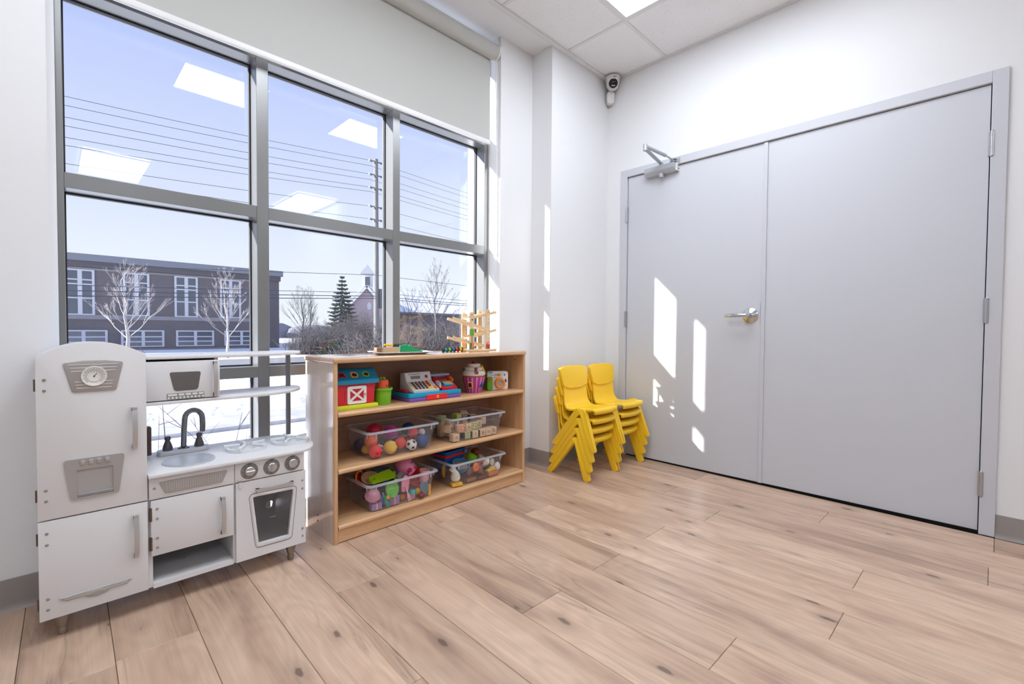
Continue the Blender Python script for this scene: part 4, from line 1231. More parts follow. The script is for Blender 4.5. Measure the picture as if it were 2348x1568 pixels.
rbp = [(2.095, zb), (1.955, zb), (1.953, zb+0.012), (2.040, zb+0.058), (2.090, zb+0.060)]
rbo = obj('scanner_body', prism(B(), rbp, 1.434, 1.534, 'x', 0.004, 2), M('register_red'), rg)
ra = math.atan2(0.046, 0.087)
RM = T(0, 1.953, zb+0.012) @ Rm(ra, 'X')
cbk = obj('card_reader', put(box(B(), 1.452, 1.512, 0.010, 0.044, -0.004, 0.012, 0.002), RM), mCy, rbo)
obj('card_label', put(box(B(), 1.457, 1.507, 0.014, 0.041, 0.0118, 0.0128), RM), M('card_label_tan', (206, 192, 130), 0.5), cbk)
obj('scanner_slot', put(box(B(), 1.456, 1.512, 0.060, 0.074, -0.001, 0.0012), RM), M('slot_grey', (150, 120, 118), 0.4), rbo)
obj('scan_lever', put(box(B(), 1.524, 1.540, 0.050, 0.085, -0.010, 0.016, 0.005, 2), RM), M('lever_orange', (248, 110, 50), 0.35), rbo)
obj('scale_tray', prism(B(), rrect(1.418, 1.540, 2.030, 2.100, 0.006, 3), zb+0.066, zb+0.078, 'z', 0.003), M('scale_blue_grey', (158, 172, 196), 0.35), rbo)
obj('scale_stem', box(B(), 1.445, 1.515, 2.045, 2.090, zb+0.056, zb+0.067), M('scale_stem_grey', (120, 134, 162), 0.4), rbo)
obj('card', box(B(), 1.236, 1.258, 1.985, 2.06, zb, zb+0.012, 0.002), M('card_red', (200, 44, 54), 0.4), bu)
obj('coin_tray', box(B(), 1.232, 1.260, 1.965, 2.095, zb-0.0005, zb+0.0008), M('coin_tray_dark', (20, 60, 84), 0.4), bu)
obj('coin_button', cyl(B(), (1.252, 1.950, zb-0.001), (1.252, 1.950, zb+0.003), 0.005, seg=12), M('button_dark_red'), bu)
# cupcake shape sorter
cu = thing('toy_cupcake', 'toy cupcake with white icing, cherry and pink striped case', 'toy', (1.700, 2.015, Z1))
def mat_stripe():
    m = bpy.data.materials.new('cupcake_stripes'); m.use_nodes = True
    n, l = m.node_tree.nodes, m.node_tree.links
    p = n['Principled BSDF']; p.inputs['Roughness'].default_value = 0.4
    tc = n.new('ShaderNodeTexCoord'); sx = n.new('ShaderNodeSeparateXYZ'); l.new(tc.outputs['Object'], sx.inputs[0])
    at = n.new('ShaderNodeMath'); at.operation = 'ARCTAN2'; l.new(sx.outputs[1], at.inputs[0]); l.new(sx.outputs[0], at.inputs[1])
    mu = n.new('ShaderNodeMath'); mu.operation = 'MULTIPLY'; mu.inputs[1].default_value = 15; l.new(at.outputs[0], mu.inputs[0])
    si = n.new('ShaderNodeMath'); si.operation = 'SINE'; l.new(mu.outputs[0], si.inputs[0])
    r = n.new('ShaderNodeValToRGB'); r.color_ramp.interpolation = 'CONSTANT'
    r.color_ramp.elements[0].color = lin((176, 58, 140)); r.color_ramp.elements[1].position = 0.5; r.color_ramp.elements[1].color = lin((222, 132, 184))
    l.new(si.outputs[0], r.inputs[0]); l.new(r.outputs[0], p.inputs['Base Color'])
    return m
t = bmesh.new(); rows = []
for z, r in ((0.0, 0.040), (0.004, 0.042), (0.045, 0.053), (0.088, 0.064), (0.090, 0.062), (0.088, 0.055)):
    rows.append([t.verts.new((r*(1+0.018*math.cos(q*PI*30/60+0.0))*math.cos(2*PI*q/120), r*(1+0.018*math.cos(q*PI*30/60))*math.sin(2*PI*q/120), z)) for q in range(120)])
for a_, b_ in zip(rows, rows[1:]):
    for q in range(120):
        t.faces.new([a_[q], a_[(q+1) % 120], b_[(q+1) % 120], b_[q]])
t.faces.new(list(reversed(rows[0]))); t.faces.new(rows[-1])
bmesh.ops.recalc_face_normals(t, faces=t.faces)
cs = obj('case', t, mat_stripe(), cu, 60)
obj('cake_rim', lathe(B(), [(0, 0.084), (0.058, 0.084), (0.060, 0.092), (0.054, 0.098), (0, 0.098)], 32), M('cake_orange', (200, 96, 52), 0.5), cu)
prof = []
for z0, r, h in ((0.096, 0.066, 0.030), (0.120, 0.055, 0.026), (0.142, 0.038, 0.022)):
    for i in range(7):
        aa = -PI/2+PI*i/6
        prof.append((r-0.007+0.007*math.cos(aa), z0+h/2+h/2*math.sin(aa)))
ic = obj('icing', lathe(B(), [(0, 0.094)]+prof+[(0.012, 0.164), (0, 0.164)], 36), M('icing_white', (236, 230, 222), 0.4), cu, 60)
obj('cherry', sphere(B(), (0, 0, 0.168), 0.0135, 16, 10, (1, 1, 0.85)), M('cherry_red', (170, 28, 44), 0.3), cu)
def stick_on(parent, ang, z, r, poly, colr, name, tilt=0.0, hole=None):
    mt = Rm(math.radians(ang)+PI/2, 'Z') @ T(0, -r, z) @ Rm(-tilt, 'X')
    o = obj(name, put(prism(B(), poly, -0.004, 0.004, 'y', 0.001), mt), M('cup_'+name, colr, 0.4), parent)
    if hole:
        obj('hole', put(prism(B(), hole, -0.005, -0.003, 'y'), mt), mDk, o)
bean = rpoly([(-0.008, -0.020), (0.012, -0.020), (0.012, -0.006), (0.003, -0.001), (0.010, 0.012), (0.002, 0.020), (-0.010, 0.016), (-0.007, 0.0), (-0.012, -0.008)], 0.006, 3)
stick_on(ic, -118, 0.127, 0.058, bean, (140, 36, 40), 'red_bean', 0.3)
stick_on(ic, -205, 0.124, 0.058, rrect(-0.014, 0.014, -0.014, 0.014, 0.006), (42, 140, 90), 'green_piece', 0.3)
stick_on(ic, -60, 0.134, 0.054, [(-0.010, -0.022), (0.012, -0.022), (0.006, 0.022), (-0.012, 0.014)], (246, 200, 50), 'yellow_piece', 0.4)
sq = rpoly([(-0.014, -0.017), (0.014, -0.017), (0.014, 0.017), (-0.014, 0.017)], 0.003, 3)
stick_on(cs, -152, 0.048, 0.0535, sq, (240, 180, 50), 'square_rim', -0.25, [(x*0.68, z*0.72) for x, z in sq])
tri = rpoly([(-0.015, -0.017), (0.015, -0.017), (0.004, 0.018)], 0.003, 3)
stick_on(cs, -82, 0.050, 0.0545, tri, (36, 90, 180), 'triangle_rim', -0.25, [(x*0.55, (z+0.004)*0.55-0.004) for x, z in tri])
# toy camera
tcm = thing('toy_camera', 'white toy camera with orange lens ring and green grip', 'toy', (1.880, 2.015, Z1), math.radians(-30))
cbd = obj('body', prism(B(), rrect(-0.066, 0.062, 0.0, 0.112, 0.018, 6), -0.024, 0.024, 'y', 0.006, 3), mWh, tcm)
obj('grip', prism(B(), rrect(-0.067, -0.032, 0.001, 0.080, 0.014, 5), -0.032, 0.022, 'y', 0.006, 3), M('grip_green', (106, 182, 48), 0.4), tcm)
obj('shutter_button', cyl(B(), (-0.050, -0.035, 0.064), (-0.050, -0.031, 0.064), 0.008, seg=18), M('shutter_red', (226, 70, 66), 0.35), tcm)
def yl(prof, x, z, y0, seg=32):
    return put(lathe(B(), prof, seg), T(x, y0, z) @ Rm(PI/2, 'X'))
lr = obj('lens_ring', yl([(0.018, 0.010), (0.018, 0.020), (0.026, 0.022), (0.031, 0.018), (0.033, 0.0), (0.018, 0.0)], 0.010, 0.042, -0.023), mOr, tcm)
obj('lens_face', yl([(0, 0.014), (0.0182, 0.014), (0.0182, 0.008), (0, 0.008)], 0.010, 0.042, -0.023), M('lens_silver', (176, 196, 202), 0.12, 0.5), lr)
for dx in (-0.007, 0.009):
    obj('face_eye', cyl(B(), (0.010+dx, -0.0378, 0.047), (0.010+dx, -0.0368, 0.047), 0.0022, seg=10), M('eye_black'), lr)
obj('face_mouth', tube(B(), [(0.006, -0.0376, 0.037), (0.010, -0.0376, 0.0345), (0.014, -0.0376, 0.037)], 0.0008, 6), M('eye_black'), lr)
obj('viewfinder', box(B(), -0.008, 0.016, -0.0262, -0.022, 0.083, 0.098, 0.002), M('viewfinder_yellow', (206, 172, 40), 0.2), tcm)
obj('flash_button', prism(B(), rrect(-0.054, -0.034, 0.098, 0.112, 0.003), -0.026, -0.010, 'y', 0.001), M('flash_blue', (108, 186, 214), 0.4), tcm)
obj('bell_print', prism(B(), rpoly([(0.034, 0.086), (0.044, 0.086), (0.041, 0.095), (0.037, 0.095)], 0.001, 2), -0.0246, -0.0235, 'y'), M('print_black'), tcm)
obj('blue_print', prism(B(), rpoly([(0.044, 0.044), (0.054, 0.048), (0.050, 0.068), (0.040, 0.062)], 0.003, 2), -0.0246, -0.0235, 'y'), M('print_navy', (50, 82, 150), 0.5), tcm)
obj('drop_print', prism(B(), rpoly([(-0.022, 0.071), (-0.016, 0.071), (-0.017, 0.080), (-0.020, 0.080)], 0.002, 2), -0.0246, -0.0235, 'y'), M('flash_blue'), tcm)
bm = B()
for i in range(5):
    box(bm, -0.050+0.0055*i, -0.046+0.0055*i, -0.0245, -0.0235, 0.0865, 0.0885)
obj('name_print', bm, M('print_grey', (150, 150, 156), 0.5), tcm, 0)
obj('dot_print', cyl(B(), (-0.017, -0.0245, 0.090), (-0.017, -0.0235, 0.090), 0.0045, seg=14), M('print_grey'), tcm)
obj('strap_lug', box(B(), 0.061, 0.066, -0.008, 0.010, 0.080, 0.096, 0.002), M('grip_green'), tcm)

# ------------------------------------------------------------------ clear bins
mBin = mat_frost('clear_plastic', (236, 234, 240), 0.065, 0.15)
mRim = mat_frost('clear_plastic_rim', (222, 224, 232), 0.36, 0.2)
def bin_(x0, x1, y0, y1, z, label):
    t = thing('clear_bin', label, 'storage bin', ((x0+x1)/2, (y0+y1)/2, z), 0.0, 'clear plastic storage bins')
    hx, hy, H = (x1-x0)/2, (y1-y0)/2, 0.132
    def lp(dx, zz, r=0.028):
        return [(a, b, zz) for a, b in rrect(-hx+dx, hx-dx, -hy+dx, hy-dx, r, 5)]
    obj('shell', loft(B(), [lp(0.034, 0.0006), lp(0.031, 0.004), lp(0.013, H-0.006), lp(0.0152, H-0.006), lp(0.0332, 0.0048), lp(0.036, 0.0030)]), mBin, t, 60)
    obj('rim', loft(B(), [lp(0.0152, H-0.007), lp(0.0005, H-0.008), lp(0.0, H-0.004), lp(0.002, H), lp(0.0152, H), lp(0.0152, H-0.007)], False, False), mRim, t, 50)
    for sx, sy in ((-1, -1), (1, -1), (-1, 1), (1, 1)):
        for k2 in (0, 1):
            px = sx*(hx-0.010-(0.038 if k2 else 0.004)); py = sy*(hy-(0.0115 if k2 else 0.034))
            obj('rib', box(B(), px-0.004 if k2 else px-0.0012, px+0.004 if k2 else px+0.0012, py-0.0012 if k2 else py-0.004, py+0.0012 if k2 else py+0.004, H-0.030, H-0.006), mRim, t)
    ln = tube(B(), [(-hx*0.36, -hy+0.030, 0.006), (-hx*0.40, -hy+0.0148, H-0.042), (-hx*0.36, -hy+0.0140, H-0.037), (hx*0.55, -hy+0.0138, H-0.036)], 0.0007, 5)
    obj('mould_line', ln, mRim, t)
    return t
Z2, Z3 = 0.316, 0.077
bin_(0.985, 1.378, 1.888, 2.160, Z2, 'clear plastic bin full of balls on the middle shelf')
bin_(1.450, 1.846, 1.892, 2.164, Z2, 'clear plastic bin of wooden letter blocks on the middle shelf')
bin_(0.985, 1.376, 1.890, 2.162, Z3, 'clear plastic bin of toy kitchenware on the bottom shelf')
bin_(1.460, 1.854, 1.894, 2.166, Z3, 'clear plastic bin of play food on the bottom shelf')

# balls
def spiky(r, n=150, h=0.16):
    bm = sphere(B(), (0, 0, 0), r*0.88, 20, 12)
    for i in range(n):
        z = 1-2*(i+0.5)/n; a = i*2.399963; rr = math.sqrt(1-z*z)
        d = Vector((rr*math.cos(a), rr*math.sin(a), z))
        tube(bm, [d*r*0.86, d*r*1.0], [r*0.06, r*0.02], 5)
    return bm
GB = 'balls in the clear bin'
BALLS = [
 ('red', (1.0500, 1.9400, 0.3515), 0.0310, (226, 56, 58), 'red smiling foam ball at the front left corner of the ball bin'),
 ('yellow', (1.1300, 1.9450, 0.3550), 0.0310, (240, 196, 66), 'yellow smiley foam ball at the front of the ball bin'),
 ('plain', (1.1939, 1.9654, 0.3603), 0.0285, (226, 58, 54), 'plain red ball between the yellow smiley ball and the soccer ball'),
 ('soccer', (1.2441, 1.9446, 0.3475), 0.0270, None, 'small white soccer ball at the front of the ball bin'),
 ('plain', (1.3159, 1.9588, 0.3525), 0.0320, (44, 84, 140), 'blue ball at the right end of the ball bin'),
 ('spiky', (1.2874, 2.0001, 0.3928), 0.0290, (238, 90, 96), 'coral bumpy ball near the right end of the ball bin'),
 ('spiky', (1.0990, 2.0400, 0.4200), 0.0400, (168, 16, 52), 'dark red spiky ball on top of the ball pile'),
 ('spiky', (1.1870, 2.0398, 0.4009), 0.0380, (190, 64, 160), 'purple spiky ball on top of the ball pile'),
 ('plain', (1.3004, 2.0618, 0.3988), 0.0340, (22, 48, 104), 'navy blue ball rising above the back of the ball bin'),
 ('plain', (1.0520, 1.9850, 0.3930), 0.0300, (240, 112, 66), 'orange ball resting above the red smiling ball'),
 ('soccer', (1.0980, 1.9950, 0.3435), 0.0230, None, 'white soccer ball half hidden behind the red smiling ball'),
 ('plain', (1.0500, 2.0300, 0.3430), 0.0220, (236, 178, 40), 'small golden yellow ball at the left side of the ball bin'),
 ('plain', (1.0520, 2.0850, 0.3550), 0.0330, (48, 38, 92), 'indigo ball in the back left of the ball bin'),
 ('spiky', (1.2649, 1.9997, 0.3445), 0.0240, (236, 96, 92), 'small coral bumpy ball under the larger coral ball'),
 ('clear', (1.3334, 1.9897, 0.3900), 0.0180, (226, 230, 232), 'small clear glittery ball above the blue ball'),
 ('plain', (1.1100, 2.0600, 0.3450), 0.0240, (120, 24, 44), 'maroon ball buried under the dark red spiky ball'),
 ('plain', (1.1850, 2.0502, 0.3420), 0.0215, (110, 50, 110), 'plum ball buried under the purple spiky ball'),
 ('plain', (1.3000, 2.0600, 0.3425), 0.0220, (180, 70, 60), 'brick red ball under the navy ball'),
 ('plain', (1.2400, 2.0800, 0.3450), 0.0240, (40, 74, 128), 'dark blue ball low at the back of the ball bin')]
def face_on(parent, r, az, el, mood):
    mt = Rm(math.radians(az), 'Z') @ Rm(math.radians(el), 'X')
    for sx in (-1, 1):
        d = Vector((sx*0.33, -0.88, 0.34)).normalized()*r
        obj('eye', put(sphere(B(), d, r*0.11, 8, 6, (1, 1, 1)), mt), M('eye_black'), parent)
    pts = []
    for i in range(9):
        u = -0.62+1.24*i/8
        d = Vector((u, -0.8, -0.42+0.55*u*u)).normalized()*(r*1.0)
        pts.append(d)
    obj('smile', put(tube(B(), pts, r*0.035, 5), mt), M('eye_black'), parent)
for i, (kind, c, r, rgb, lab) in enumerate(BALLS):
    if kind == 'spiky':
        single('spiky_ball', spiky(r, 170 if r > 0.035 else 130), M('spiky_%d' % i, rgb, 0.45), lab, 'ball', c, (0, 0, 0), GB, 25)
    elif kind == 'soccer':
        b = thing('soccer_ball', lab, 'ball', c, 0, GB, rot=(0.3, 0.2, 0.5*i))
        obj('skin', sphere(B(), (0, 0, 0), r, 24, 16), M('soccer_white', (236, 232, 226), 0.4), b, 180)
        ph_ = (1+5**0.5)/2
        for v in [(0, s1, s2*ph_) for s1 in (-1, 1) for s2 in (-1, 1)]+[(s1, s2*ph_, 0) for s1 in (-1, 1) for s2 in (-1, 1)]+[(s2*ph_, 0, s1) for s1 in (-1, 1) for s2 in (-1, 1)]:
            d = Vector(v).normalized(); q = d.to_track_quat('Z', 'Y').to_matrix().to_4x4()
            pg = [(r*0.30*math.cos(2*PI*k2/5), r*0.30*math.sin(2*PI*k2/5)) for k2 in range(5)]
            obj('pentagon', put(prism(B(), pg, r*0.93, r*1.006, 'z'), q), M('eye_black'), b)
    elif kind in ('red', 'yellow'):
        b = thing('smiley_ball', lab, 'ball', c, 0, GB)
        obj('skin', sphere(B(), (0, 0, 0), r, 24, 16), M('ball_%d' % i, rgb, 0.5), b, 180)
        if kind == 'red': face_on(b, r, 8, 30, 1)
        else: face_on(b, r, 62, -8, 1)
    else:
        single('clear_ball' if kind == 'clear' else 'ball', sphere(B(), (0, 0, 0), r, 24, 16), M('ball_%d' % i, rgb, 0.15 if kind == 'clear' else 0.5), lab, 'ball', c, (0, 0, 0), GB, 180)

# letter blocks
mBlk = mat_grain('block_wood', (222, 190, 150), (238, 212, 176), 0, 20.0, 0.55, 4)
GK = 'wooden letter blocks in the clear bin'
def block(c, rz, front, side, s, label, rx=0.0):
    b = thing('letter_block', label, 'toy block', (c[0], c[1], c[2]), 0, GK, rot=(rx, 0, rz))
    bd = obj('cube', box(B(), -s/2, s/2, -s/2, s/2, -s/2, s/2, 0.0022, 2), mBlk, b)
    txt, colr, fill = front
    if fill:
        obj('front_frame', ring(B(), rrect(-s*0.44, s*0.44, -s*0.44, s*0.44, 0.002, 2), rrect(-s*0.34, s*0.34, -s*0.34, s*0.34, 0.002, 2), -s/2-0.0005, -s/2+0.0003, 'y'), M('ink_%d_%d_%d' % fill, fill, 0.6), b, 0)
    if txt:
        obj('letter', put(text_bm(txt, s*(0.75 if len(txt) == 1 else 0.5)), T(0, -s/2-0.0004, 0)), M('ink_%d_%d_%d' % colr, colr, 0.6), b, 0)
    if side:
        obj('side_print', box(B(), s/2-0.0003, s/2+0.0005, -s*0.42, s*0.42, -s*0.42, s*0.42), M('ink_%d_%d_%d' % side, side, 0.6), b, 0)
        obj('side_print', box(B(), -s/2-0.0005, -s/2+0.0003, -s*0.42, s*0.42, -s*0.42, s*0.42), M('ink_%d_%d_%d' % side, side, 0.6), b, 0)
S = 0.040
zf = Z2+0.005
brn, grn, orn, nav, mar, blu = (140, 84, 62), (108, 176, 70), (236, 112, 72), (44, 58, 84), (130, 44, 44), (70, 110, 140)
block((1.513, 1.950, zf+S/2), math.radians(-6), ('=', brn, None), None, S, 'wooden block with an equals sign at the front left of the block bin')
block((1.592, 1.955, zf+S/2), math.radians(4), ('B', grn, grn), nav, S, 'wooden block with a green framed letter on the lower front row')
block((1.641, 1.948, zf+S/2), 0.0, ('!', brn, None), nav, S, 'wooden block with a small exclamation mark between navy sided blocks')
block((1.692, 1.946, zf+S/2), math.radians(2), ('8', brn, None), nav, S, 'wooden block with a large figure eight in the front row')
block((1.735, 1.946, zf+S/2), 0.0, ('16', brn, None), mar, S, 'wooden block marked sixteen in the front row beside a maroon edged block')
block((1.780, 1.950, zf+S/2), math.radians(-3), ('%', brn, None), mar, S, 'plain wooden block with faint grey marks at the right end of the front row')
block((1.553, 1.956, zf+S*1.5+0.001), math.radians(-14), ('E', orn, orn), None, S, 'tilted wooden block with an orange framed face on the upper row')
block((1.605, 1.962, zf+S*1.5+0.001), math.radians(3), ('+', brn, None), None, S, 'wooden block with a plus sign on the upper row')
block((1.655, 1.965, zf+S*1.5+0.001), math.radians(-20), ('N', grn, grn), grn, S, 'wooden block with light green face stacked on the exclamation mark block')
block((1.702, 1.990, zf+S*1.5+0.001), math.radians(4), ('Z', brn, None), orn, S, 'wooden block stacked behind the figure eight block')
block((1.505, 1.998, zf+S*1.5), math.radians(26), ('4', brn, None), None, S, 'tilted wooden block numbered 4 at the left of the upper row')
block((1.748, 2.005, zf+S*1.5+0.012), math.radians(8), (None, brn, None), None, S, 'blank wooden block standing behind the block marked sixteen', 0.0)
block((1.610, 2.055, zf+S*2.55), math.radians(10), ('I', grn, (126, 176, 40)), (126, 176, 40), S, 'bright green lettered block near the top of the block pile')
block((1.665, 2.062, zf+S*2.62), math.radians(-22), ('W', blu, blu), blu, S, 'slate blue lettered block on top of the block pile', math.radians(18))
block((1.535, 2.095, zf+S*2.35), math.radians(12), ('D', grn, grn), grn, S, 'green lettered block in the back left of the block bin')
block((1.565, 2.060, zf+S*1.6), math.radians(-28), ('H', (130, 90, 140), None), (150, 110, 150), S, 'wooden block with lilac edges in the middle of the pile', math.radians(10))
block((1.725, 2.062, zf+S*2.05), math.radians(-6), ('O', nav, nav), nav, S, 'navy edged block at the back of the block pile')
for i, (x, y, kz) in enumerate(((1.535, 2.090, 0.5), (1.580, 2.095, 0.5), (1.625, 2.090, 0.5), (1.670, 2.092, 0.5), (1.715, 2.090, 0.5), (1.535, 2.090, 1.5), (1.615, 2.075, 1.55), (1.665, 2.070, 1.55), (1.712, 2.065, 1.05), (1.560, 2.035, 0.5))):
    block((x, y, zf+S*kz), math.radians(3*i-12), (None, brn, None), None, S, 'plain wooden block buried low at the back of the block bin')
# ------------------------------------------------------------------ toy kitchenware in the bottom left bin
zc = Z3+0.0055
pk = M('ware_pink', (238, 142, 164), 0.3); lp_ = M('ware_light_pink', (244, 182, 190), 0.35); rd = M('ware_red', (206, 26, 40), 0.3)
lg = M('ware_lime', (158, 206, 24), 0.3); gr = M('ware_green', (110, 186, 60), 0.35); lil = M('ware_lilac', (160, 134, 182), 0.5)
mg = M('ware_magenta', (176, 50, 120), 0.4); tl = M('ware_teal', (72, 186, 178), 0.35); bl_ = M('ware_blue', (86, 140, 204), 0.35)
gy = M('ware_grey', (140, 142, 148), 0.35); yl_ = M('ware_yellow', (246, 196, 50), 0.4); og = M('ware_orange', (244, 138, 48), 0.4)
GW = 'toy kitchenware in the clear bin'
# red kettle
kt = thing('toy_kettle', 'dark red toy kettle with orange ring handle at the back left of the kitchenware bin', 'toy kettle', (1.066, 2.085, Z3+0.075), 0, GW)
obj('body', lathe(B(), [(0, 0), (0.038, 0.0), (0.046, 0.012), (0.044, 0.045), (0.026, 0.066), (0.010, 0.070), (0, 0.071)], 28), M('kettle_red', (150, 12, 24), 0.18), kt)
obj('ring_handle', put(tube(B(), [(0.024*math.cos(2*PI*q/20), 0, 0.024*math.sin(2*PI*q/20)) for q in range(21)], 0.0045, 8, False), T(-0.034, -0.022, 0.060) @ Rm(0.5, 'Z')), M('handle_orange', (238, 150, 40), 0.35), kt)
# pink teapot with face
tp_ = thing('toy_teapot', 'pink toy teapot with a flower and grey spout lying on the kitchenware pile', 'toy teapot', (1.285, 2.045, Z3+0.112), 0, GW, rot=(0.12, -0.55, 0.1))
obj('body', lathe(B(), [(0, 0), (0.040, 0.0), (0.050, 0.006), (0.050, 0.012), (0.046, 0.018), (0.044, 0.050), (0.034, 0.078), (0, 0.086)], 32), M('teapot_pink', (232, 140, 182), 0.25), tp_, 60)
obj('spout', tube(B(), [(-0.040, -0.010, 0.020), (-0.062, -0.016, 0.030), (-0.084, -0.020, 0.036)], [0.018, 0.019, 0.017], 16), gy, tp_)
fl_ = B()
for q in range(5):
    a = 2*PI*q/5
    cyl(fl_, (0.008*math.cos(a), 0, 0.008*math.sin(a)), (0.008*math.cos(a), 0.004, 0.008*math.sin(a)), 0.0055, seg=12)
obj('flower', put(fl_, T(-0.012, -0.0475, 0.034) @ Rm(-0.25, 'Z')), M('flower_magenta', (206, 36, 110), 0.35), tp_)
obj('smile', put(tube(B(), [(-0.012, 0, 0.004), (-0.006, -0.001, -0.003), (0.002, -0.001, -0.004), (0.010, 0, 0.004)], [0.001, 0.0024, 0.0024, 0.001], 8), T(0.022, -0.037, 0.058)), M('smile_dark', (110, 10, 40), 0.4), tp_)
# blue pot with lid
bp_ = thing('toy_pot', 'blue toy pot with notched rim behind the green cutting board', 'toy pot', (1.170, 2.092, Z3+0.080), 0.3, GW)
obj('body', lathe(B(), [(0, 0), (0.036, 0), (0.040, 0.006), (0.042, 0.050), (0.036, 0.056), (0, 0.058)], 28), bl_, bp_)
for a in (-110, -80, -50):
    ar = math.radians(a)
    obj('notch', box(B(), -0.003, 0.003, -0.0435, -0.038, 0.036, 0.053, mat=Rm(ar+PI/2, 'Z')), M('notch_dark', (28, 44, 82), 0.5), bp_)
# green cutting board with hole
cb = thing('toy_cutting_board', 'lime green toy cutting board with a hole lying across the kitchenware bin', 'toy cutting board', (1.100, 1.975, Z3+0.136), 0, GW, rot=(0.42, -0.04, 0.16))
po = rpoly([(-0.066, -0.020), (0.066, -0.030), (0.066, 0.030), (-0.066, 0.020)], [0.016, 0.008, 0.008, 0.016], 5)
n_ = len(po)
hl = [(-0.046+0.0085*math.cos(PI+PI/4+2*PI*q/n_), 0.0085*math.sin(PI+PI/4+2*PI*q/n_)) for q in range(n_)]
obj('board', ring(B(), po, hl, -0.006, 0.006, 'z'), lg, cb)
obj('tab', cyl(B(), (0.064, 0, 0), (0.080, 0, 0), 0.007, seg=12), gr, cb)
# leaf plate
single('leaf_plate', put(lathe(B(), [(0, 0.0), (0.7, 0.0), (1.0, 0.010), (1.0, 0.013), (0.7, 0.004), (0, 0.004)], 28), Matrix.Diagonal((0.062, 0.040, 1, 1))), M('plate_beige', (214, 184, 150), 0.5), 'beige oval toy plate under the green cutting board', 'toy plate', (1.070, 2.030, Z3+0.118), (0.55, 0.0, 0.5), GW)
# green pan, seen from above
gpn = thing('toy_pan', 'green toy frying pan with orange rivet handles leaning inside the bin front', 'toy pan', (1.126, 1.932, Z3+0.082), 0, GW, rot=(1.28, 0, 0.18))
obj('dish', lathe(B(), [(0, 0.0), (0.026, 0.0), (0.034, 0.010), (0.037, 0.011), (0.037, 0.0085), (0.030, -0.004), (0, -0.005)], 32), gr, gpn)
for a in (-140, 45):
    ar = math.radians(a); hx_, hy_ = 0.044*math.cos(ar), 0.044*math.sin(ar)
    h_ = obj('handle', cyl(B(), (hx_, hy_, 0.004), (hx_, hy_, 0.011), 0.0105, seg=18), gr, gpn)
    obj('rivet', cyl(B(), (hx_, hy_, 0.0105), (hx_, hy_, 0.0125), 0.0068, seg=16), M('rivet_orange', (250, 120, 50), 0.4), h_)
# pink board / spatula
single('toy_spatula', prism(B(), rpoly([(-0.020, -0.036), (0.018, -0.032), (0.022, 0.018), (0.008, 0.042), (-0.008, 0.042), (-0.022, 0.016)], 0.007, 3), -0.004, 0.004, 'y', 0.0015), pk, 'pink toy spatula blade standing in the middle of the kitchenware bin', 'toy spatula', (1.206, 1.938, Z3+0.086), (-0.12, 0.14, 0), GW)
# red bowl on its side
rbw = thing('toy_bowl', 'red toy pan tipped on its side with a pouring lip', 'toy bowl', (1.290, 1.985, Z3+0.092), 0, GW, rot=(1.1, 0.35, 0.0))
obj('bowl', lathe(B(), [(0, -0.020), (0.030, -0.020), (0.042, 0.004), (0.045, 0.005), (0.042, 0.000), (0.031, -0.024), (0, -0.024)], 32), rd, rbw)
obj('lip', box(B(), -0.010, 0.010, 0.040, 0.056, 0.0, 0.005, 0.002), rd, rbw)
# pink cup
single('toy_cup', lathe(B(), [(0, 0), (0.018, 0), (0.0235, 0.010), (0.0255, 0.060), (0.023, 0.060), (0.021, 0.010), (0, 0.006)], 28), lp_, 'light pink toy cup standing at the right end of the kitchenware bin', 'toy cup', (1.332, 1.968, Z3+0.066), (0.08, 0.05, 0), GW)
# lilac cake boxes with pink ribbon
for (x, y, w_, h_, rz, lab) in ((1.052, 1.944, 0.050, 0.030, -0.08, 'lilac toy gift box with pink ribbon at the front left of the bin floor'), (1.146, 1.946, 0.048, 0.042, -0.1, 'lilac toy gift box with pink ribbon in the middle of the bin floor')):
    g = thing('toy_gift_box', lab, 'toy box', (x, y, zc), rz, GW)
    obj('box', box(B(), -w_/2, w_/2, -0.018, 0.018, 0, h_, 0.002, 2), lil, g)
    obj('ribbon', box(B(), -0.0035, 0.0035, -0.0186, 0.0186, 0.0006, h_+0.0006), M('ribbon_pink', (248, 178, 176), 0.45), g)
# pink bowl over magenta dish
single('toy_dish', lathe(B(), [(0, 0), (0.018, 0), (0.026, 0.014), (0.028, 0.026), (0.026, 0.026), (0.022, 0.010), (0, 0.005)], 28), mg, 'magenta toy dish wedged under the pink bowl', 'toy dish', (1.046, 1.955, Z3+0.036), (0.35, 0.0, 0), GW)
single('toy_bowl', lathe(B(), [(0, 0.030), (0.014, 0.029), (0.028, 0.020), (0.037, 0.0), (0.036, -0.004), (0.033, 0.0), (0.024, 0.016), (0, 0.024)], 32), M('ware_dusky_pink', (216, 150, 172), 0.25), 'dusky pink upturned toy bowl at the front left of the bin', 'toy bowl', (1.043, 1.953, Z3+0.066), (0.55, -0.1, 0), GW)
single('toy_brick', box(B(), -0.016, 0.016, -0.012, 0.012, 0, 0.040, 0.003, 2), M('brick_blue', (96, 138, 196), 0.45), 'blue toy brick between the two lilac gift boxes', 'toy block', (1.098, 1.972, zc), (0, 0, 0.2), GW)
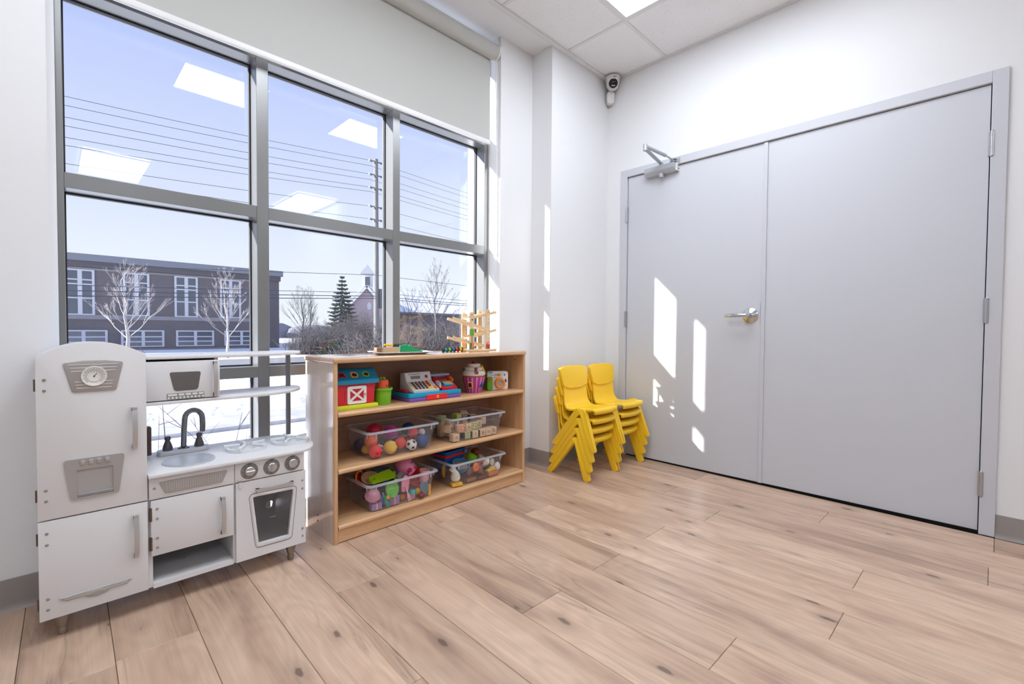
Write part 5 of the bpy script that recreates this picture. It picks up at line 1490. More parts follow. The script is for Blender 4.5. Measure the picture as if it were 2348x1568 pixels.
def fork(name, mat, label, loc, rot):
    f = B()
    prism(f, rpoly([(-0.004, 0.0), (0.004, 0.0), (0.009, -0.020), (0.009, -0.024), (-0.009, -0.024), (-0.009, -0.020)], 0.002, 2), -0.0012, 0.0012, 'y')
    for i in range(4):
        x = -0.0075+0.005*i
        box(f, x-0.0014, x+0.0014, -0.0012, 0.0012, -0.040, -0.0235)
    box(f, -0.003, 0.003, -0.0012, 0.0012, -0.001, 0.034)
    single('toy_fork', f, mat, label, 'toy fork', loc, rot, GW)
fork('f', tl, 'teal toy fork pointing down beside the lilac gift box', (1.092, 1.926, Z3+0.047), (-0.1, -0.35, 0))
fork('f', lp_, 'light pink toy fork pointing down at the bin front', (1.212, 1.925, Z3+0.046), (-0.1, -0.28, 0))
cc_ = thing('toy_cupcake', 'tiny toy cupcake with pink case and teal icing inside the bin', 'toy food', (1.246, 1.938, zc+0.002), 0, GW)
obj('case', lathe(B(), [(0, 0), (0.012, 0), (0.0175, 0.024), (0, 0.024)], 20), M('ware_dusky_pink'), cc_)
obj('icing', lathe(B(), [(0.0175, 0.024), (0.0185, 0.030), (0.014, 0.040), (0, 0.046)], 20), tl, cc_)
single('toy_lemon', sphere(B(), (0, 0, 0), 0.017, 16, 10, (1, 1, 1.15)), yl_, 'yellow toy lemon under the red pan', 'toy food', (1.290, 1.956, Z3+0.026), (0.4, 0, 0), GW)
single('toy_meat', sphere(B(), (0, 0, 0), 0.015, 14, 8, (1.3, 1, 0.8)), M('food_dark_red', (132, 52, 50), 0.5), 'dark red toy meat piece on the bin floor beside the tiny cupcake', 'toy food', (1.285, 1.918, Z3+0.0185), (0, 0, 0.3), GW)
single('toy_plate', lathe(B(), [(0, 0.0), (0.022, 0.0), (0.034, 0.006), (0.035, 0.0045), (0.023, -0.003), (0, -0.003)], 28), M('plate_slate', (104, 138, 152), 0.3), 'slate blue toy plate on edge at the right end of the bin', 'toy plate', (1.318, 1.945, Z3+0.047), (1.25, 0.15, 0.35), GW)
wv = B()
for i in range(5):
    box(wv, -0.006+0.002*(i % 2), 0.006+0.002*(i % 2), -0.005, 0.005, i*0.011, i*0.011+0.0112, 0.002)
single('toy_crinkle_fry', wv, M('food_fry', (240, 170, 66), 0.5), 'orange wavy toy fry standing in the right front corner of the bin', 'toy food', (1.333, 1.924, zc), (0, 0.08, 0), GW)
single('toy_orange', sphere(B(), (0, 0, 0), 0.015, 14, 10), og, 'small orange toy fruit below the pink spatula', 'toy food', (1.200, 1.957, zc+0.0155), (0, 0, 0), GW)
single('toy_saucepan', lathe(B(), [(0, 0), (0.05, 0), (0.056, 0.03), (0.053, 0.03), (0.048, 0.004), (0, 0.004)], 28), M('ware_maroon', (110, 22, 34), 0.35), 'dark maroon toy pan low at the back of the kitchenware bin', 'toy pan', (1.110, 2.075, zc+0.008), (0, 0, 0), GW)
single('toy_saucepan', lathe(B(), [(0, 0), (0.045, 0), (0.052, 0.055), (0.049, 0.055), (0.043, 0.004), (0, 0.004)], 28), M('ware_navy', (36, 52, 96), 0.35), 'navy toy pot hidden under the pink teapot', 'toy pot', (1.235, 2.080, zc), (0, 0, 0), GW)

# ------------------------------------------------------------------ play food in the bottom right bin
GF = 'play food in the clear bin'
zd = Z3+0.0055
bk = thing('toy_basket', 'blue toy basket with red band at the back left of the play food bin', 'toy basket', (1.578, 2.085, Z3+0.070), 0.16, GF)
bks = [[(a, b, 0.0) for a, b in rrect(-0.062, 0.062, -0.040, 0.040, 0.012, 4)], [(a, b, 0.062) for a, b in rrect(-0.076, 0.076, -0.054, 0.054, 0.014, 4)], [(a, b, 0.098) for a, b in rrect(-0.080, 0.080, -0.058, 0.058, 0.014, 4)], [(a, b, 0.098) for a, b in rrect(-0.076, 0.076, -0.054, 0.054, 0.014, 4)], [(a, b, 0.006) for a, b in rrect(-0.058, 0.058, -0.036, 0.036, 0.012, 4)]]
obj('body', loft(B(), bks), M('basket_blue', (10, 84, 156), 0.4), bk)
obj('red_band', loft(B(), [[(a, b, 0.064) for a, b in rrect(-0.0785, 0.0785, -0.0565, 0.0565, 0.014, 4)], [(a, b, 0.078) for a, b in rrect(-0.0805, 0.0805, -0.0585, 0.0585, 0.014, 4)], [(a, b, 0.078) for a, b in rrect(-0.076, 0.076, -0.054, 0.054, 0.014, 4)], [(a, b, 0.064) for a, b in rrect(-0.074, 0.074, -0.052, 0.052, 0.014, 4)], [(a, b, 0.064) for a, b in rrect(-0.0785, 0.0785, -0.0565, 0.0565, 0.014, 4)]], False, False), M('basket_red', (196, 30, 52), 0.4), bk)
obj('handle_pin', put(cyl(B(), (0, -0.010, 0), (0, 0.004, 0), 0.010, seg=16), T(0.070, -0.056, 0.080)), M('basket_pin_blue', (60, 130, 190), 0.35), bk)
bw = thing('toy_soup_bowl', 'blue toy bowl filled with brown food at the front of the play food bin', 'toy bowl', (1.576, 1.985, Z3+0.062), 0, GF, rot=(0.35, -0.05, 0))
obj('bowl', lathe(B(), [(0, 0), (0.020, 0), (0.040, 0.022), (0.047, 0.046), (0.049, 0.050), (0.044, 0.050), (0.040, 0.034), (0, 0.030)], 32), M('bowl_blue', (48, 138, 196), 0.35), bw)
fb_ = obj('filling', lathe(B(), [(0, 0.044), (0.030, 0.042), (0.041, 0.036), (0.030, 0.032), (0, 0.030)], 28), M('filling_brown', (164, 126, 104), 0.6, var=0.15, vscale=120), bw)
single('toy_apple', lathe(B(), [(0, 0.006), (0.010, 0.0), (0.026, 0.010), (0.031, 0.030), (0.026, 0.050), (0.014, 0.056), (0, 0.050)], 28), M('food_apple', (124, 186, 40), 0.3), 'green toy apple in the middle of the play food bin', 'toy food', (1.678, 2.022, Z3+0.078), (0.3, 0.2, 0), GF)
mf = thing('toy_muffin', 'brown toy muffin at the back of the play food bin', 'toy food', (1.760, 2.085, Z3+0.080), 0, GF, rot=(0.2, 0.3, 0))
obj('base', lathe(B(), [(0, 0), (0.020, 0), (0.026, 0.028), (0, 0.030)], 20), M('muffin_case', (220, 150, 60), 0.5), mf)
obj('crown', sphere(B(), (0, 0, 0.036), 0.030, 18, 12, (1, 1, 0.8)), M('muffin_brown', (120, 66, 30), 0.45), mf)
single('toy_doughnut', put(tube(B(), [(0.0125*math.cos(2*PI*q/20), 0, 0.0155*math.sin(2*PI*q/20)) for q in range(21)], 0.0105, 12, False), Rm(0.0, 'X')), M('food_doughnut', (250, 120, 50), 0.4), 'orange ring shaped toy doughnut at the front of the play food bin', 'toy food', (1.660, 1.948, Z3+0.075), (0, 0.2, 0.15), GF)
gar = lathe(B(), [(0, -0.026), (0.008, -0.022), (0.018, -0.006), (0.020, 0.006), (0.012, 0.018), (0.005, 0.024), (0, 0.026)], 20)
single('toy_garlic', gar, M('food_garlic', (232, 228, 214), 0.45), 'white toy garlic bulb near the top right of the play food', 'toy food', (1.744, 1.958, Z3+0.084), (0.2, 0.7, 0), GF)
sl2 = thing('toy_cake_slice', 'round pink and white toy cake slice on edge beside the egg', 'toy food', (1.810, 1.985, Z3+0.066), 0, GF, rot=(1.45, 0.2, 0.25))
obj('white_layer', lathe(B(), [(0, 0), (0.022, 0), (0.022, 0.008), (0, 0.008)], 24), M('food_cream', (240, 230, 206), 0.5), sl2)
obj('pink_layer', lathe(B(), [(0, -0.009), (0.0225, -0.009), (0.0235, -0.002), (0.0225, 0.0), (0, 0.0)], 24), M('food_pink', (236, 140, 168), 0.45), sl2)
single('toy_egg', lathe(B(), [(0, -0.024), (0.010, -0.021), (0.018, -0.010), (0.0195, 0.0), (0.016, 0.012), (0.009, 0.022), (0, 0.026)], 24), M('food_egg', (240, 238, 236), 0.4), 'white toy egg at the right end of the play food bin', 'toy food', (1.826, 1.953, Z3+0.046), (0, 0.3, 0), GF)
single('toy_cheese', prism(B(), rpoly([(-0.030, -0.006), (0.026, -0.002), (0.026, 0.016), (0.004, 0.016), (-0.006, 0.006), (-0.030, 0.006)], 0.002, 2), -0.012, 0.012, 'y', 0.001), M('food_cheese', (242, 204, 84), 0.5), 'yellow stepped toy cheese resting on the orange slab', 'toy food', (1.772, 1.946, Z3+0.037), (0, -0.05, 0), GF)
single('toy_orange_slab', box(B(), -0.038, 0.038, -0.016, 0.016, 0, 0.024, 0.003, 2), M('food_slab', (216, 132, 84), 0.5), 'orange brown toy fish slab on the bin floor under the cheese', 'toy food', (1.784, 1.948, zd), (0, 0, 0.03), GF)
single('toy_bread_roll', sphere(B(), (0, 0, 0), 0.024, 18, 10, (1.2, 0.9, 0.95)), M('food_roll', (150, 98, 74), 0.5), 'brown toy bread roll below the orange doughnut', 'toy food', (1.640, 1.975, Z3+0.050), (0, 0.2, 0.3), GF)
cw = B(); sphere(cw, (0, 0, 0.0), 0.024, 16, 10, (1.0, 0.9, 1.0)); tube(cw, [(0.012, 0, 0.010), (0.030, -0.004, 0.022), (0.042, -0.004, 0.020)], [0.014, 0.010, 0.006], 10); tube(cw, [(0.010, 0, -0.012), (0.028, -0.004, -0.020)], [0.013, 0.009], 10)
single('toy_roast_chicken', cw, M('food_chicken', (160, 96, 70), 0.4), 'brown toy roast chicken in the middle of the play food bin', 'toy food', (1.702, 1.972, Z3+0.046), (0, 0.1, 0), GF)
single('toy_toast', box(B(), -0.032, 0.032, -0.014, 0.014, 0, 0.018, 0.004, 2), M('food_toast', (162, 104, 72), 0.55), 'flat brown toy bread slab on the bin floor', 'toy food', (1.622, 1.947, zd), (0, 0.0, 0.02), GF)
single('toy_bacon', box(B(), -0.030, 0.030, -0.012, 0.012, 0, 0.016, 0.004, 2), M('food_bacon', (128, 70, 58), 0.5), 'dark brown toy meat slab on the bin floor beside the orange slab', 'toy food', (1.700, 1.942, zd), (0, 0.0, -0.05), GF)
# white drumstick with three prongs on a yellow base
dk = thing('toy_turnip', 'white toy turnip with three stubby stalks standing on the bin floor', 'toy food', (1.521, 1.945, Z3+0.0265), 0, GF, rot=(0, -0.15, 0))
obj('bulb', lathe(B(), [(0, 0), (0.014, 0.002), (0.025, 0.016), (0.0255, 0.030), (0.018, 0.050), (0.010, 0.062), (0, 0.064)], 24), M('food_turnip', (232, 226, 206), 0.45), dk)
for a, ln in ((-0.75, 0.040), (-0.30, 0.042), (0.10, 0.044)):
    obj('stalk', tube(B(), [(math.sin(a)*0.004, 0, 0.050), (math.sin(a)*0.025-0.002, 0, 0.050+math.cos(a)*0.022), (math.sin(a)*ln-0.002, 0, 0.050+math.cos(a)*ln)], [0.009, 0.0065, 0.005], 10), M('food_turnip'), dk)
single('toy_butter', prism(B(), rpoly([(-0.032, 0.0), (0.032, 0.0), (0.028, 0.020), (-0.028, 0.020)], 0.006, 3), -0.018, 0.018, 'y', 0.003, 2), M('food_butter', (246, 186, 40), 0.45), 'bright yellow toy butter block under the white turnip', 'toy food', (1.521, 1.943, zd), (0, 0, -0.2), GF)
single('toy_cucumber', cyl(B(), (0, 0, -0.016), (0, 0, 0.020), 0.014, 0.013, 16), M('food_cucumber', (60, 84, 64), 0.5), 'dark green toy cucumber piece behind the garlic', 'toy food', (1.765, 1.985, Z3+0.050), (0.1, 0.2, 0), GF)
single('toy_carrot_stick', tube(B(), [(-0.026, 0, -0.008), (0.026, 0, 0.008)], [0.006, 0.0045], 10), M('food_carrot', (228, 86, 66), 0.45), 'thin red orange toy stick between the doughnut and the garlic', 'toy food', (1.708, 1.968, Z3+0.086), (0, 0, 0), GF)
single('toy_banana', tube(B(), [(-0.040, 0, 0.0), (-0.02, 0.004, 0.012), (0.012, 0.004, 0.014), (0.040, 0, 0.002)], [0.005, 0.011, 0.011, 0.005], 10), M('food_banana', (232, 180, 50), 0.45), 'yellow toy banana leaning at the left side of the play food bin', 'toy food', (1.512, 2.040, Z3+0.060), (0.2, 1.2, 1.0), GF)
single('toy_beet', sphere(B(), (0, 0, 0), 0.026, 16, 10), M('food_beet', (120, 44, 66), 0.45), 'purple red toy beet at the left side of the play food bin', 'toy food', (1.535, 2.085, Z3+0.034), (0, 0, 0), GF)
single('toy_patty', lathe(B(), [(0, 0), (0.028, 0), (0.031, 0.006), (0.028, 0.012), (0, 0.012)], 20), M('food_patty', (240, 150, 50), 0.5), 'orange round toy patty behind the green apple', 'toy food', (1.640, 2.050, Z3+0.090), (0.5, 0.1, 0), GF)
single('toy_can', lathe(B(), [(0, 0), (0.02, 0), (0.021, 0.003), (0.021, 0.040), (0.02, 0.043), (0, 0.043)], 20), M('food_can', (196, 190, 182), 0.35, 0.3), 'small pale toy can beside the muffin', 'toy food', (1.742, 2.020, Z3+0.070), (0.3, 0.3, 0), GF)
single('toy_bun', sphere(B(), (0, 0, 0), 0.030, 18, 10, (1.1, 1.1, 0.7)), M('food_bun', (176, 116, 70), 0.5), 'large brown toy bun low at the back of the play food bin', 'toy food', (1.690, 2.070, Z3+0.030), (0, 0, 0), GF)
single('toy_bun', sphere(B(), (0, 0, 0), 0.028, 18, 10, (1.2, 1.0, 0.8)), M('food_bun2', (146, 90, 60), 0.5), 'brown toy bun low at the back right of the play food bin', 'toy food', (1.765, 2.075, Z3+0.030), (0, 0, 0), GF)
# ------------------------------------------------------------------ outside
GZ = -0.80
def mat_snow():
    m = M('snow', (238, 241, 246), 0.8, var=0.04, vscale=0.6, bump=0.0)
    n, l = m.node_tree.nodes, m.node_tree.links
    tc = n.new('ShaderNodeTexCoord'); nb = n.new('ShaderNodeTexNoise'); nb.inputs['Scale'].default_value = 2.2; nb.inputs['Detail'].default_value = 6
    l.new(tc.outputs['Object'], nb.inputs['Vector'])
    bp = n.new('ShaderNodeBump'); bp.inputs['Strength'].default_value = 0.6; bp.inputs['Distance'].default_value = 0.15
    l.new(nb.outputs['Fac'], bp.inputs['Height']); l.new(bp.outputs[0], n['Principled BSDF'].inputs['Normal'])
    return m
mSnow = mat_snow()
def ground_z(y):
    if y < 6.2: return -0.30
    return -0.32 + (GZ+0.32)*min(1.0, (y-6.2)/30.0)
bm = B(); xs = [-60+4*i for i in range(46)]; ys = [2.52, 4, 5.2, 6.3, 6.5, 7.4, 7.6, 8.6, 10, 13, 18, 24, 32, 45, 70, 110, 180]
rg_ = random.Random(5); rows = []
for y in ys:
    rows.append([bm.verts.new((x, y, ground_z(y)+rg_.uniform(-0.03, 0.03)*(0.3 if y < 8 else 1)+(0.14 if y in (7.6, 8.6) else 0)+(-0.03 if y in (6.5, 7.4) else 0))) for x in xs])
for a, b in zip(rows, rows[1:]):
    for q in range(len(xs)-1):
        bm.faces.new([a[q], a[q+1], b[q+1], b[q]])
sn_ = obj('snow_field', bm, mSnow, None, 60); tag(sn_, 'snow covered ground outside the window', 'snow', kind='structure')
pv = single('pavement', box(B(), -40, 70, 6.48, 7.42, -0.5, -0.300), M('pavement_grey', (168, 168, 172), 0.9, var=0.15, vscale=3), 'grey cleared path crossing the snow outside', 'pavement'); pv['kind'] = 'structure'
rd2 = single('road', box(B(), -60, 100, 19.0, 25.0, -1.0, -0.560), M('road_grey', (120, 122, 128), 0.9, var=0.1, vscale=1), 'grey road with snowy edges in front of the brick building', 'road'); rd2['kind'] = 'structure'
# ---- brick building
mBr = M('dark_brick', (108, 102, 106), 0.85, var=0.10, vscale=3)
mBand = M('concrete_band', (150, 148, 152), 0.8, var=0.05, vscale=2)
mCor = M('cornice_metal', (128, 132, 142), 0.55)
mFrm = M('window_frame_white', (208, 210, 216), 0.5)
mPn = M('far_window_glass', (84, 92, 108), 0.15, 0.2, spec=0.8)
sb = thing('school_building', 'long two storey dark brick building with tall white windows across the road', 'building', (0, 45, GZ), world=True)
YB = 45.0
obj('wall', box(B(), -30, 14.75, YB, YB+16, GZ, 5.30), mBr, sb)
obj('cornice', box(B(), -30.4, 15.0, YB-0.45, YB+16, 5.62, 6.10), mCor, sb)
obj('overhang', box(B(), -30.2, 14.85, YB-0.25, YB+16, 5.20, 5.64), M('dark_fascia', (92, 88, 94), 0.7), sb)
obj('wall_band', box(B(), -30, 14.78, YB-0.06, YB+1, 1.50, 1.80), mBand, sb)
obj('window_head_band', box(B(), -30, 14.78, YB-0.05, YB+1, 5.02, 5.16), mBand, sb)
obj('corner_pier', box(B(), 13.6, 14.76, YB-0.08, YB+1, GZ, 5.2), M('pier_brick', (102, 97, 102), 0.85), sb)
def far_window(x0, x1, z0, z1, cols_, rows_, tagc=0.12):
    bmf = B(); d0, d1 = YB-0.10, YB+0.02
    box(bmf, x0, x0+0.14, d0, d1, z0, z1); box(bmf, x1-0.14, x1, d0, d1, z0, z1)
    box(bmf, x0+0.14, x1-0.14, d0, d1, z1-0.10, z1); box(bmf, x0+0.14, x1-0.14, d0, d1, z0, z0+0.08)
    for c in cols_:
        box(bmf, c-tagc, c+tagc, d0, d1, z0+0.08, z1-0.10)
    for r in rows_:
        box(bmf, x0+0.14, x1-0.14, d0+0.03, d1, r-0.045, r+0.045)
    f = obj('window', bmf, mFrm, sb, 0)
    obj('window_pane', box(B(), x0+0.14, x1-0.14, YB-0.03, YB+0.01, z0+0.08, z1-0.10), mPn, f, 0)
for i in range(-5, 5):
    x0 = 0.72+3.13*i
    if x0 > 11: continue
    far_window(x0, x0+1.56, 1.80, 5.02, [x0+0.78], [4.30, 3.98, 3.00])
    if i < 4:
        xl = 0.40+3.35*(i+0)
        if xl < 12.0:
            far_window(xl-0.05, xl+2.55, -0.55, 0.72, [xl+1.25], [0.22, -0.15], 0.10)
# ---- bare trees
def branch_tree(h, spread, seed, levels=4, trunk_r=0.09, clear=0.22, n0=26, upright=0.75, rmin=0.0042):
    rr = random.Random(seed); trunk = B(); br = B()
    top = h
    pts = [(0, 0, 0)]
    for i in range(1, 9):
        pts.append((rr.uniform(-0.03, 0.03)*i, rr.uniform(-0.03, 0.03)*i, top*0.92*i/8))
    tube(trunk, pts, [trunk_r*(1-0.9*i/8)+0.004 for i in range(9)], 6)
    def grow(p, d, L, r, lv):
        r = max(r, rmin)
        q = p+d*L*0.5+Vector((rr.uniform(-1, 1), rr.uniform(-1, 1), rr.uniform(-0.3, 1)))*L*0.06
        e_ = q+(d+Vector((0, 0, 0.25))).normalized()*L*0.5
        tube(br, [p, q, e_], [r, r*0.75, r*0.5], 3, False)
        if lv <= 0: return
        for k3 in range(3 if lv > 1 else 3):
            s = rr.uniform(0.35, 1.0); st = p+(e_-p)*s
            dd = (d+Vector((rr.uniform(-1, 1), rr.uniform(-1, 1), rr.uniform(-0.2, 0.8)))*0.45).normalized()
            grow(st, dd, L*rr.uniform(0.42, 0.62), r*0.55, lv-1)
    for i in range(n0):
        t = clear+(0.96-clear)*(i+rr.random())/n0
        p = Vector((0, 0, top*0.92*t))
        a = i*2.4+rr.uniform(-0.4, 0.4)
        L = spread*(1.05-0.75*(t-clear)/(1-clear))*rr.uniform(0.8, 1.1)
        d = Vector((math.cos(a), math.sin(a), upright+0.9*t)).normalized()
        grow(p, d, L, trunk_r*0.34*(1.1-t), levels-1)
    return trunk, br
mBk = M('bark_pale', (168, 162, 162), 0.8); mBkD = M('bark_grey', (96, 92, 96), 0.85)
def bare_tree(loc, h, spread, seed, mat, label, **kw):
    t = thing('bare_tree', label, 'tree', loc, 0, 'bare winter trees outside')
    a, b = branch_tree(h, spread, seed, **kw)
    obj('trunk', a, mat, t); obj('branches', b, mat, t, 0)
bare_tree((2.52, 28, -0.72), 4.75, 1.45, 11, mBk, 'pale bare young tree in front of the brick building behind the toy fridge', levels=5, n0=20)
bare_tree((6.60, 28, -0.72), 4.85, 1.45, 23, mBk, 'pale bare young tree in front of the brick building beside the first mullion', levels=5, n0=20)
bare_tree((17.85, 25, -0.65), 6.0, 1.9, 31, mBkD, 'grey bare tree behind the wooden ramp toy in the right pane', levels=4)
bare_tree((17.6, 47, -0.8), 5.6, 2.2, 42, mBkD, 'dark bare tree just right of the brick building', levels=4)
bare_tree((22.6, 58, -0.8), 7.2, 2.0, 57, mBkD, 'thin bare tree beside the spruce', levels=3, upright=1.2)
bare_tree((25.5, 40, -0.8), 5.4, 2.4, 63, mBkD, 'bare tree beside the pink gabled house near the second mullion', levels=4)
# ---- spruce
spr = thing('spruce_tree', 'dark green spruce tree between the brick building and the pink house', 'tree', (17.5, 38, GZ))
obj('trunk', tube(B(), [(0, 0, 0), (0, 0, 6.1)], [0.14, 0.02], 6), mBkD, spr)
bm = B(); rr = random.Random(8)
for i in range(17):
    z = 1.2+4.9*i/16; R = 1.95*(1-(z-1.0)/5.4)
    for q in range(9):
        a = q*2*PI/9+i*0.7+rr.uniform(-0.2, 0.2); L = R*rr.uniform(0.75, 1.15)+0.08
        e_ = Vector((math.cos(a)*L, math.sin(a)*L, z-0.22*L+0.1)); mid = Vector((math.cos(a)*L*0.55, math.sin(a)*L*0.55, z-0.26*L))
        tube(bm, [(0, 0, z), mid, e_], [0.07, 0.09, 0.02], 4, False)
        for k3 in range(4):
            s = 0.35+0.16*k3; b0 = Vector((0, 0, z)).lerp(e_, s); b0.z = b0.z-0.04
            tube(bm, [b0, b0+Vector((math.cos(a+1.1*(-1)**k3)*L*0.25, math.sin(a+1.1*(-1)**k3)*L*0.25, -0.10))], [0.06, 0.015], 3, False)
obj('needles', bm, M('spruce_green', (52, 62, 62), 0.9), spr, 0)
# ---- pink gabled house with cupola, gable end turned to the road corner
hs_ = thing('pink_house', 'pale pink gabled house with a white cupola across the road', 'house', (21.1, 40.6, GZ), math.radians(-28))
mPk = M('pink_siding', (196, 178, 182), 0.7); mWt = M('house_white_trim', (226, 228, 232), 0.5); mRf = M('roof_snowy_grey', (150, 154, 164), 0.7)
HE, HA = 3.15, 5.75                         # eave and apex above the ground
obj('wall', prism(B(), [(-2.15, 0), (2.15, 0), (2.15, HE), (0, HA-0.15), (-2.15, HE)], 0, 9, 'y'), mPk, hs_)
def slab(p0, p1, th, y0, y1):
    d = Vector((p1[0]-p0[0], p1[1]-p0[1])).normalized(); nn = Vector((-d.y, d.x))*th
    return prism(B(), [p0, p1, (p1[0]+nn.x, p1[1]+nn.y), (p0[0]+nn.x, p0[1]+nn.y)], y0, y1, 'y')
for s_ in (-1, 1):
    a_, b_ = ((-2.75, HE-0.55), (0, HA)) if s_ < 0 else ((0, HA), (2.75, HE-0.55))
    obj('roof', slab(a_, b_, 0.14, -0.35, 9.3), mRf, hs_)
    obj('barge_board', slab((a_[0], a_[1]-0.20), (b_[0], b_[1]-0.20), 0.20, -0.42, -0.34), mWt, hs_)
obj('gable_vent', put(lathe(B(), [(0, 0.06), (0.26, 0.06), (0.30, 0.0), (0, 0)], 18), T(0.2, 0.0, 3.9) @ Matrix.Diagonal((0.7, 1, 1.25, 1)) @ Rm(PI/2, 'X')), mWt, hs_)
cp = obj('cupola', box(B(), -0.45, 0.55, 1.6, 2.6, HA-0.6, HA+1.35), mWt, hs_)
obj('cupola_roof', lathe(B(), [(0, 1.0), (0.95, 0.0), (0, 0.0)], 4, mat=T(0.05, 2.1, HA+1.35) @ Rm(PI/4, 'Z')), mRf, cp)
obj('cupola_opening', box(B(), -0.18, 0.28, 1.56, 1.62, HA+0.25, HA+1.05), M('cupola_dark', (90, 96, 108), 0.6), cp)
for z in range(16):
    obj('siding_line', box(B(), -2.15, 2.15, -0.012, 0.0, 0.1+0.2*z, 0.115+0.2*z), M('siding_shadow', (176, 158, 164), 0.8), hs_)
# ---- long low barn with a snowy roof, right
lb = thing('long_barn', 'long low building with a wide snowy roof behind the bare tree in the right pane', 'building', (31, 45, GZ), world=True)
obj('wall', box(B(), 25.5, 36.2, 45.3, 54, GZ, 2.98), M('barn_brown', (104, 96, 98), 0.85), lb)
obj('roof', prism(B(), [(44.8, 2.85), (44.9, 2.75), (49.7, 5.45), (54.5, 2.75), (54.6, 2.85), (49.7, 5.65)], 25.2, 36.6, 'x'), M('snowy_roof', (240, 243, 248), 0.7), lb)
obj('eave_board', box(B(), 25.2, 36.6, 44.78, 44.86, 2.66, 2.86), M('eave_grey', (120, 120, 128), 0.7), lb)
# ---- hedge band and shrubs
mHedge = M('brush_grey', (84, 80, 82), 0.95); mTwig = M('twig_grey', (84, 78, 80), 0.9)
def shrub(loc, w, d, h, n, seed, mat, label, r=0.014):
    rr = random.Random(seed); bm = B()
    for i in range(n):
        x, y = rr.uniform(-w, w), rr.uniform(-d, d)
        L = h*rr.uniform(0.45, 1.0)*(1-0.35*(x/w)**2)
        dr = Vector((rr.uniform(-0.6, 0.6), rr.uniform(-0.5, 0.5), 1)).normalized()
        p = Vector((x, y, 0)); m1 = p+dr*L*0.5; e_ = m1+(dr+Vector((rr.uniform(-0.5, 0.5), rr.uniform(-0.5, 0.5), rr.uniform(-0.5, 0.2)))).normalized()*L*0.5
        tube(bm, [p, m1, e_], [r, r*0.8, r*0.3], 3, False)
        for k3 in range(4):
            s = rr.uniform(0.3, 1.0); b0 = m1.lerp(e_, s) if k3 % 2 else p.lerp(m1, s)
            tube(bm, [b0, b0+Vector((rr.uniform(-1, 1), rr.uniform(-1, 1), rr.uniform(-0.2, 1)))*L*0.28], [r*0.55, r*0.15], 3, False)
    return single('shrub', bm, mat, label, 'shrub', loc, (0, 0, 0), 'leafless shrubs outside', 0)
shrub((6.6, 11.6, -0.42), 1.3, 0.7, 1.6, 520, 1, mTwig, 'leafless tangled shrub in the middle pane above the shelf')
shrub((8.9, 12.2, -0.44), 1.1, 0.8, 1.75, 560, 2, mTwig, 'leafless tangled shrub in the right pane above the shelf')
shrub((11.6, 12.8, -0.45), 1.3, 0.8, 1.8, 480, 3, mTwig, 'leafless tangled shrub at the far right of the window view')
shrub((12.5, 30, -0.75), 2.0, 1.0, 2.4, 700, 4, mHedge, 'dark leafless thicket right of the brick building')
shrub((16.3, 32, -0.78), 2.0, 1.2, 3.2, 800, 5, mHedge, 'dark leafless thicket below the spruce')
shrub((21.0, 33, -0.78), 2.0, 1.2, 2.4, 800, 6, mHedge, 'dark leafless thicket in front of the pink house')
shrub((26.5, 34, -0.78), 2.4, 1.2, 3.2, 900, 7, mHedge, 'dark leafless thicket in front of the long barn')
shrub((34.0, 38, -0.78), 3.4, 1.2, 3.6, 900, 8, mHedge, 'dark leafless thicket at the right end of the long barn')
shrub((0.55, 3.7, -0.32), 0.35, 0.25, 1.15, 16, 9, M('twig_dark', (70, 62, 64), 0.8), 'thin dark twigs growing just outside behind the toy sink', 0.004)
hdg = thing('evergreen_hedge', 'low dark evergreen bush in the middle pane beside the first mullion', 'shrub', (8.6, 19.0, -0.6))
bm = B(); rr = random.Random(12)
for i in range(900):
    a, u = rr.uniform(0, 2*PI), rr.random()
    p = Vector((math.cos(a)*1.1*u**0.5, math.sin(a)*0.7*u**0.5, rr.uniform(0, 0.9)*(1.05-u*0.6)))
    dd = Vector((rr.uniform(-1, 1), rr.uniform(-1, 1), rr.uniform(0, 1))).normalized()*0.16
    tube(bm, [p, p+dd], [0.03, 0.008], 3, False)
obj('foliage', bm, M('hedge_dark_green', (40, 50, 48), 0.95), hdg, 0)
# ---- far treeline so the horizon is closed
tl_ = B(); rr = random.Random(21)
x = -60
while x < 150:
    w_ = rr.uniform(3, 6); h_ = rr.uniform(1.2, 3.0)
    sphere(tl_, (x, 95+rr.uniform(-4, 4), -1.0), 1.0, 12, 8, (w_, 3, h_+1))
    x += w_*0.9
o = obj('far_treeline', tl_, M('treeline_grey', (128, 130, 140), 0.95, var=0.15, vscale=1.5), None); tag(o, 'grey line of distant woods on the horizon', 'trees', kind='stuff')
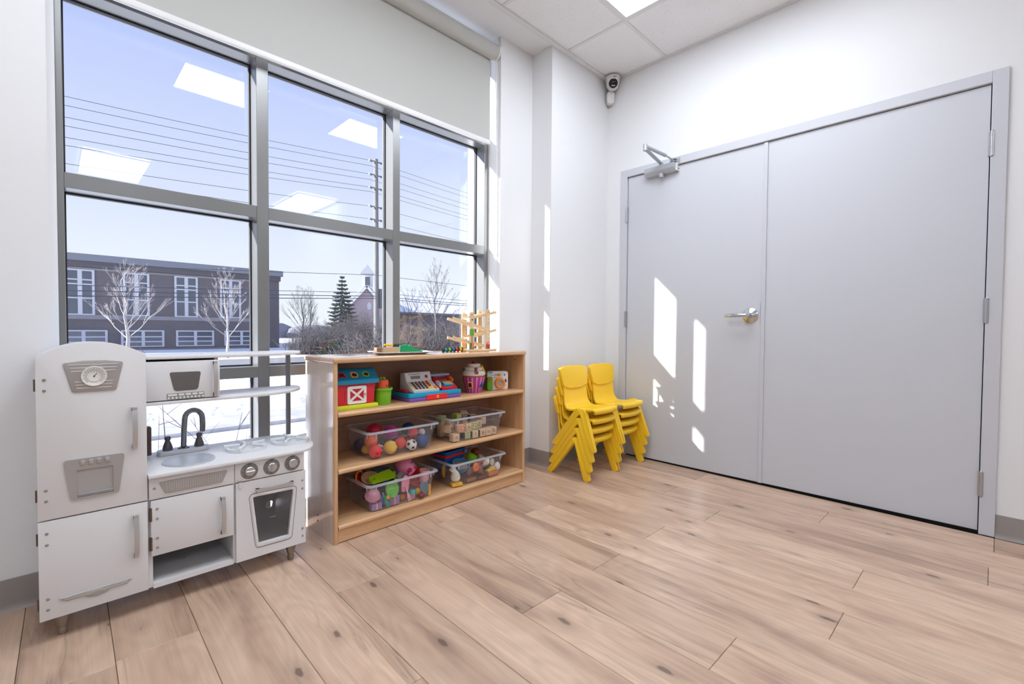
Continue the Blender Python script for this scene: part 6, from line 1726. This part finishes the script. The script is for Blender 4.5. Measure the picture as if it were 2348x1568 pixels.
# ---- utility pole and wires
up = thing('utility_pole', 'tall weathered utility pole with insulators on both sides', 'utility pole', (11.97, 22, -0.56), world=True)
obj('pole', tube(B(), [(11.97, 22, -0.8), (11.94, 22, 9.62)], [0.15, 0.11], 12), M('pole_wood', (112, 112, 112), 0.85, var=0.1, vscale=3), up)
INS = [9.47, 8.78, 8.12, 7.17, 6.52]
for z in INS:
    for s in (-1, 1):
        ib = obj('insulator_arm', tube(B(), [(11.94, 22, z+0.05), (11.94+0.32*s, 22-0.05, z)], [0.025, 0.02], 6), M('bracket_dark', (80, 82, 88), 0.6), up)
        obj('insulator', tube(B(), [(11.94+0.24*s, 22, z+0.01), (11.94+0.42*s, 22-0.08, z)], [0.06, 0.05], 8), M('insulator_grey', (110, 112, 120), 0.4), ib)
tbx = obj('cable_box', box(B(), 12.05, 12.35, 21.8, 22.1, 2.0, 3.0, 0.03), M('bracket_dark'), up)
mWire = M('wire_dark', (60, 66, 84), 0.7)
def wire(pts, label, r=0.012):
    L = []
    for a, b, sag in pts:
        a, b = Vector(a), Vector(b)
        for i in range(17):
            t = i/16
            p = a.lerp(b, t); p.z -= sag*4*t*(1-t); L.append(p)
    base = L[0].copy()
    return single('power_line', tube(B(), [p-base for p in L], r, 4), mWire, label, 'power line', base, (0, 0, 0), 'overhead power lines', 0)
ordn = ['topmost', 'second', 'third', 'fourth', 'fifth', 'sixth', 'seventh', 'lowest']
zl = [8.80, 8.48, 8.10, 7.80, 7.41, 7.11, 6.57, 6.35]
zp = [9.47, 9.20, 8.78, 8.50, 8.12, 7.90, 7.17, 6.52]
for i in range(8):
    lab = '%s of the eight thin power lines in the upper sky' % (ordn[i] if i in (0, 7) else ordn[i]+' from the top')
    xl = -14.0; zz = zp[i]+(zl[i]-zp[i])*(11.6-xl)/11.2*0.62
    wire([((xl, 22, zz), (11.60, 21.93, zp[i]), 0.35), ((11.60, 21.93, zp[i]), (48.0, 21.0, zp[i]-0.4), 0.55)], lab, 0.009)
for z0, z1, z2, nm in ((1.80, 2.50, 2.9, 'lowest thick cable crossing in front of the brick building'), (2.75, 3.70, 4.1, 'cable crossing the tops of the tall building windows'), (2.25, 2.80, 3.2, 'thin cable crossing the middle of the tall building windows'), (2.05, 2.62, 3.0, 'thin cable just above the lowest thick cable')):
    wire([((-14.0, 22, z0-0.2), (11.85, 21.9, z1), 0.12), ((11.85, 21.9, z1), (48.0, 20.0, z2), 0.4)], nm, 0.016 if 'thick' in nm else 0.011)
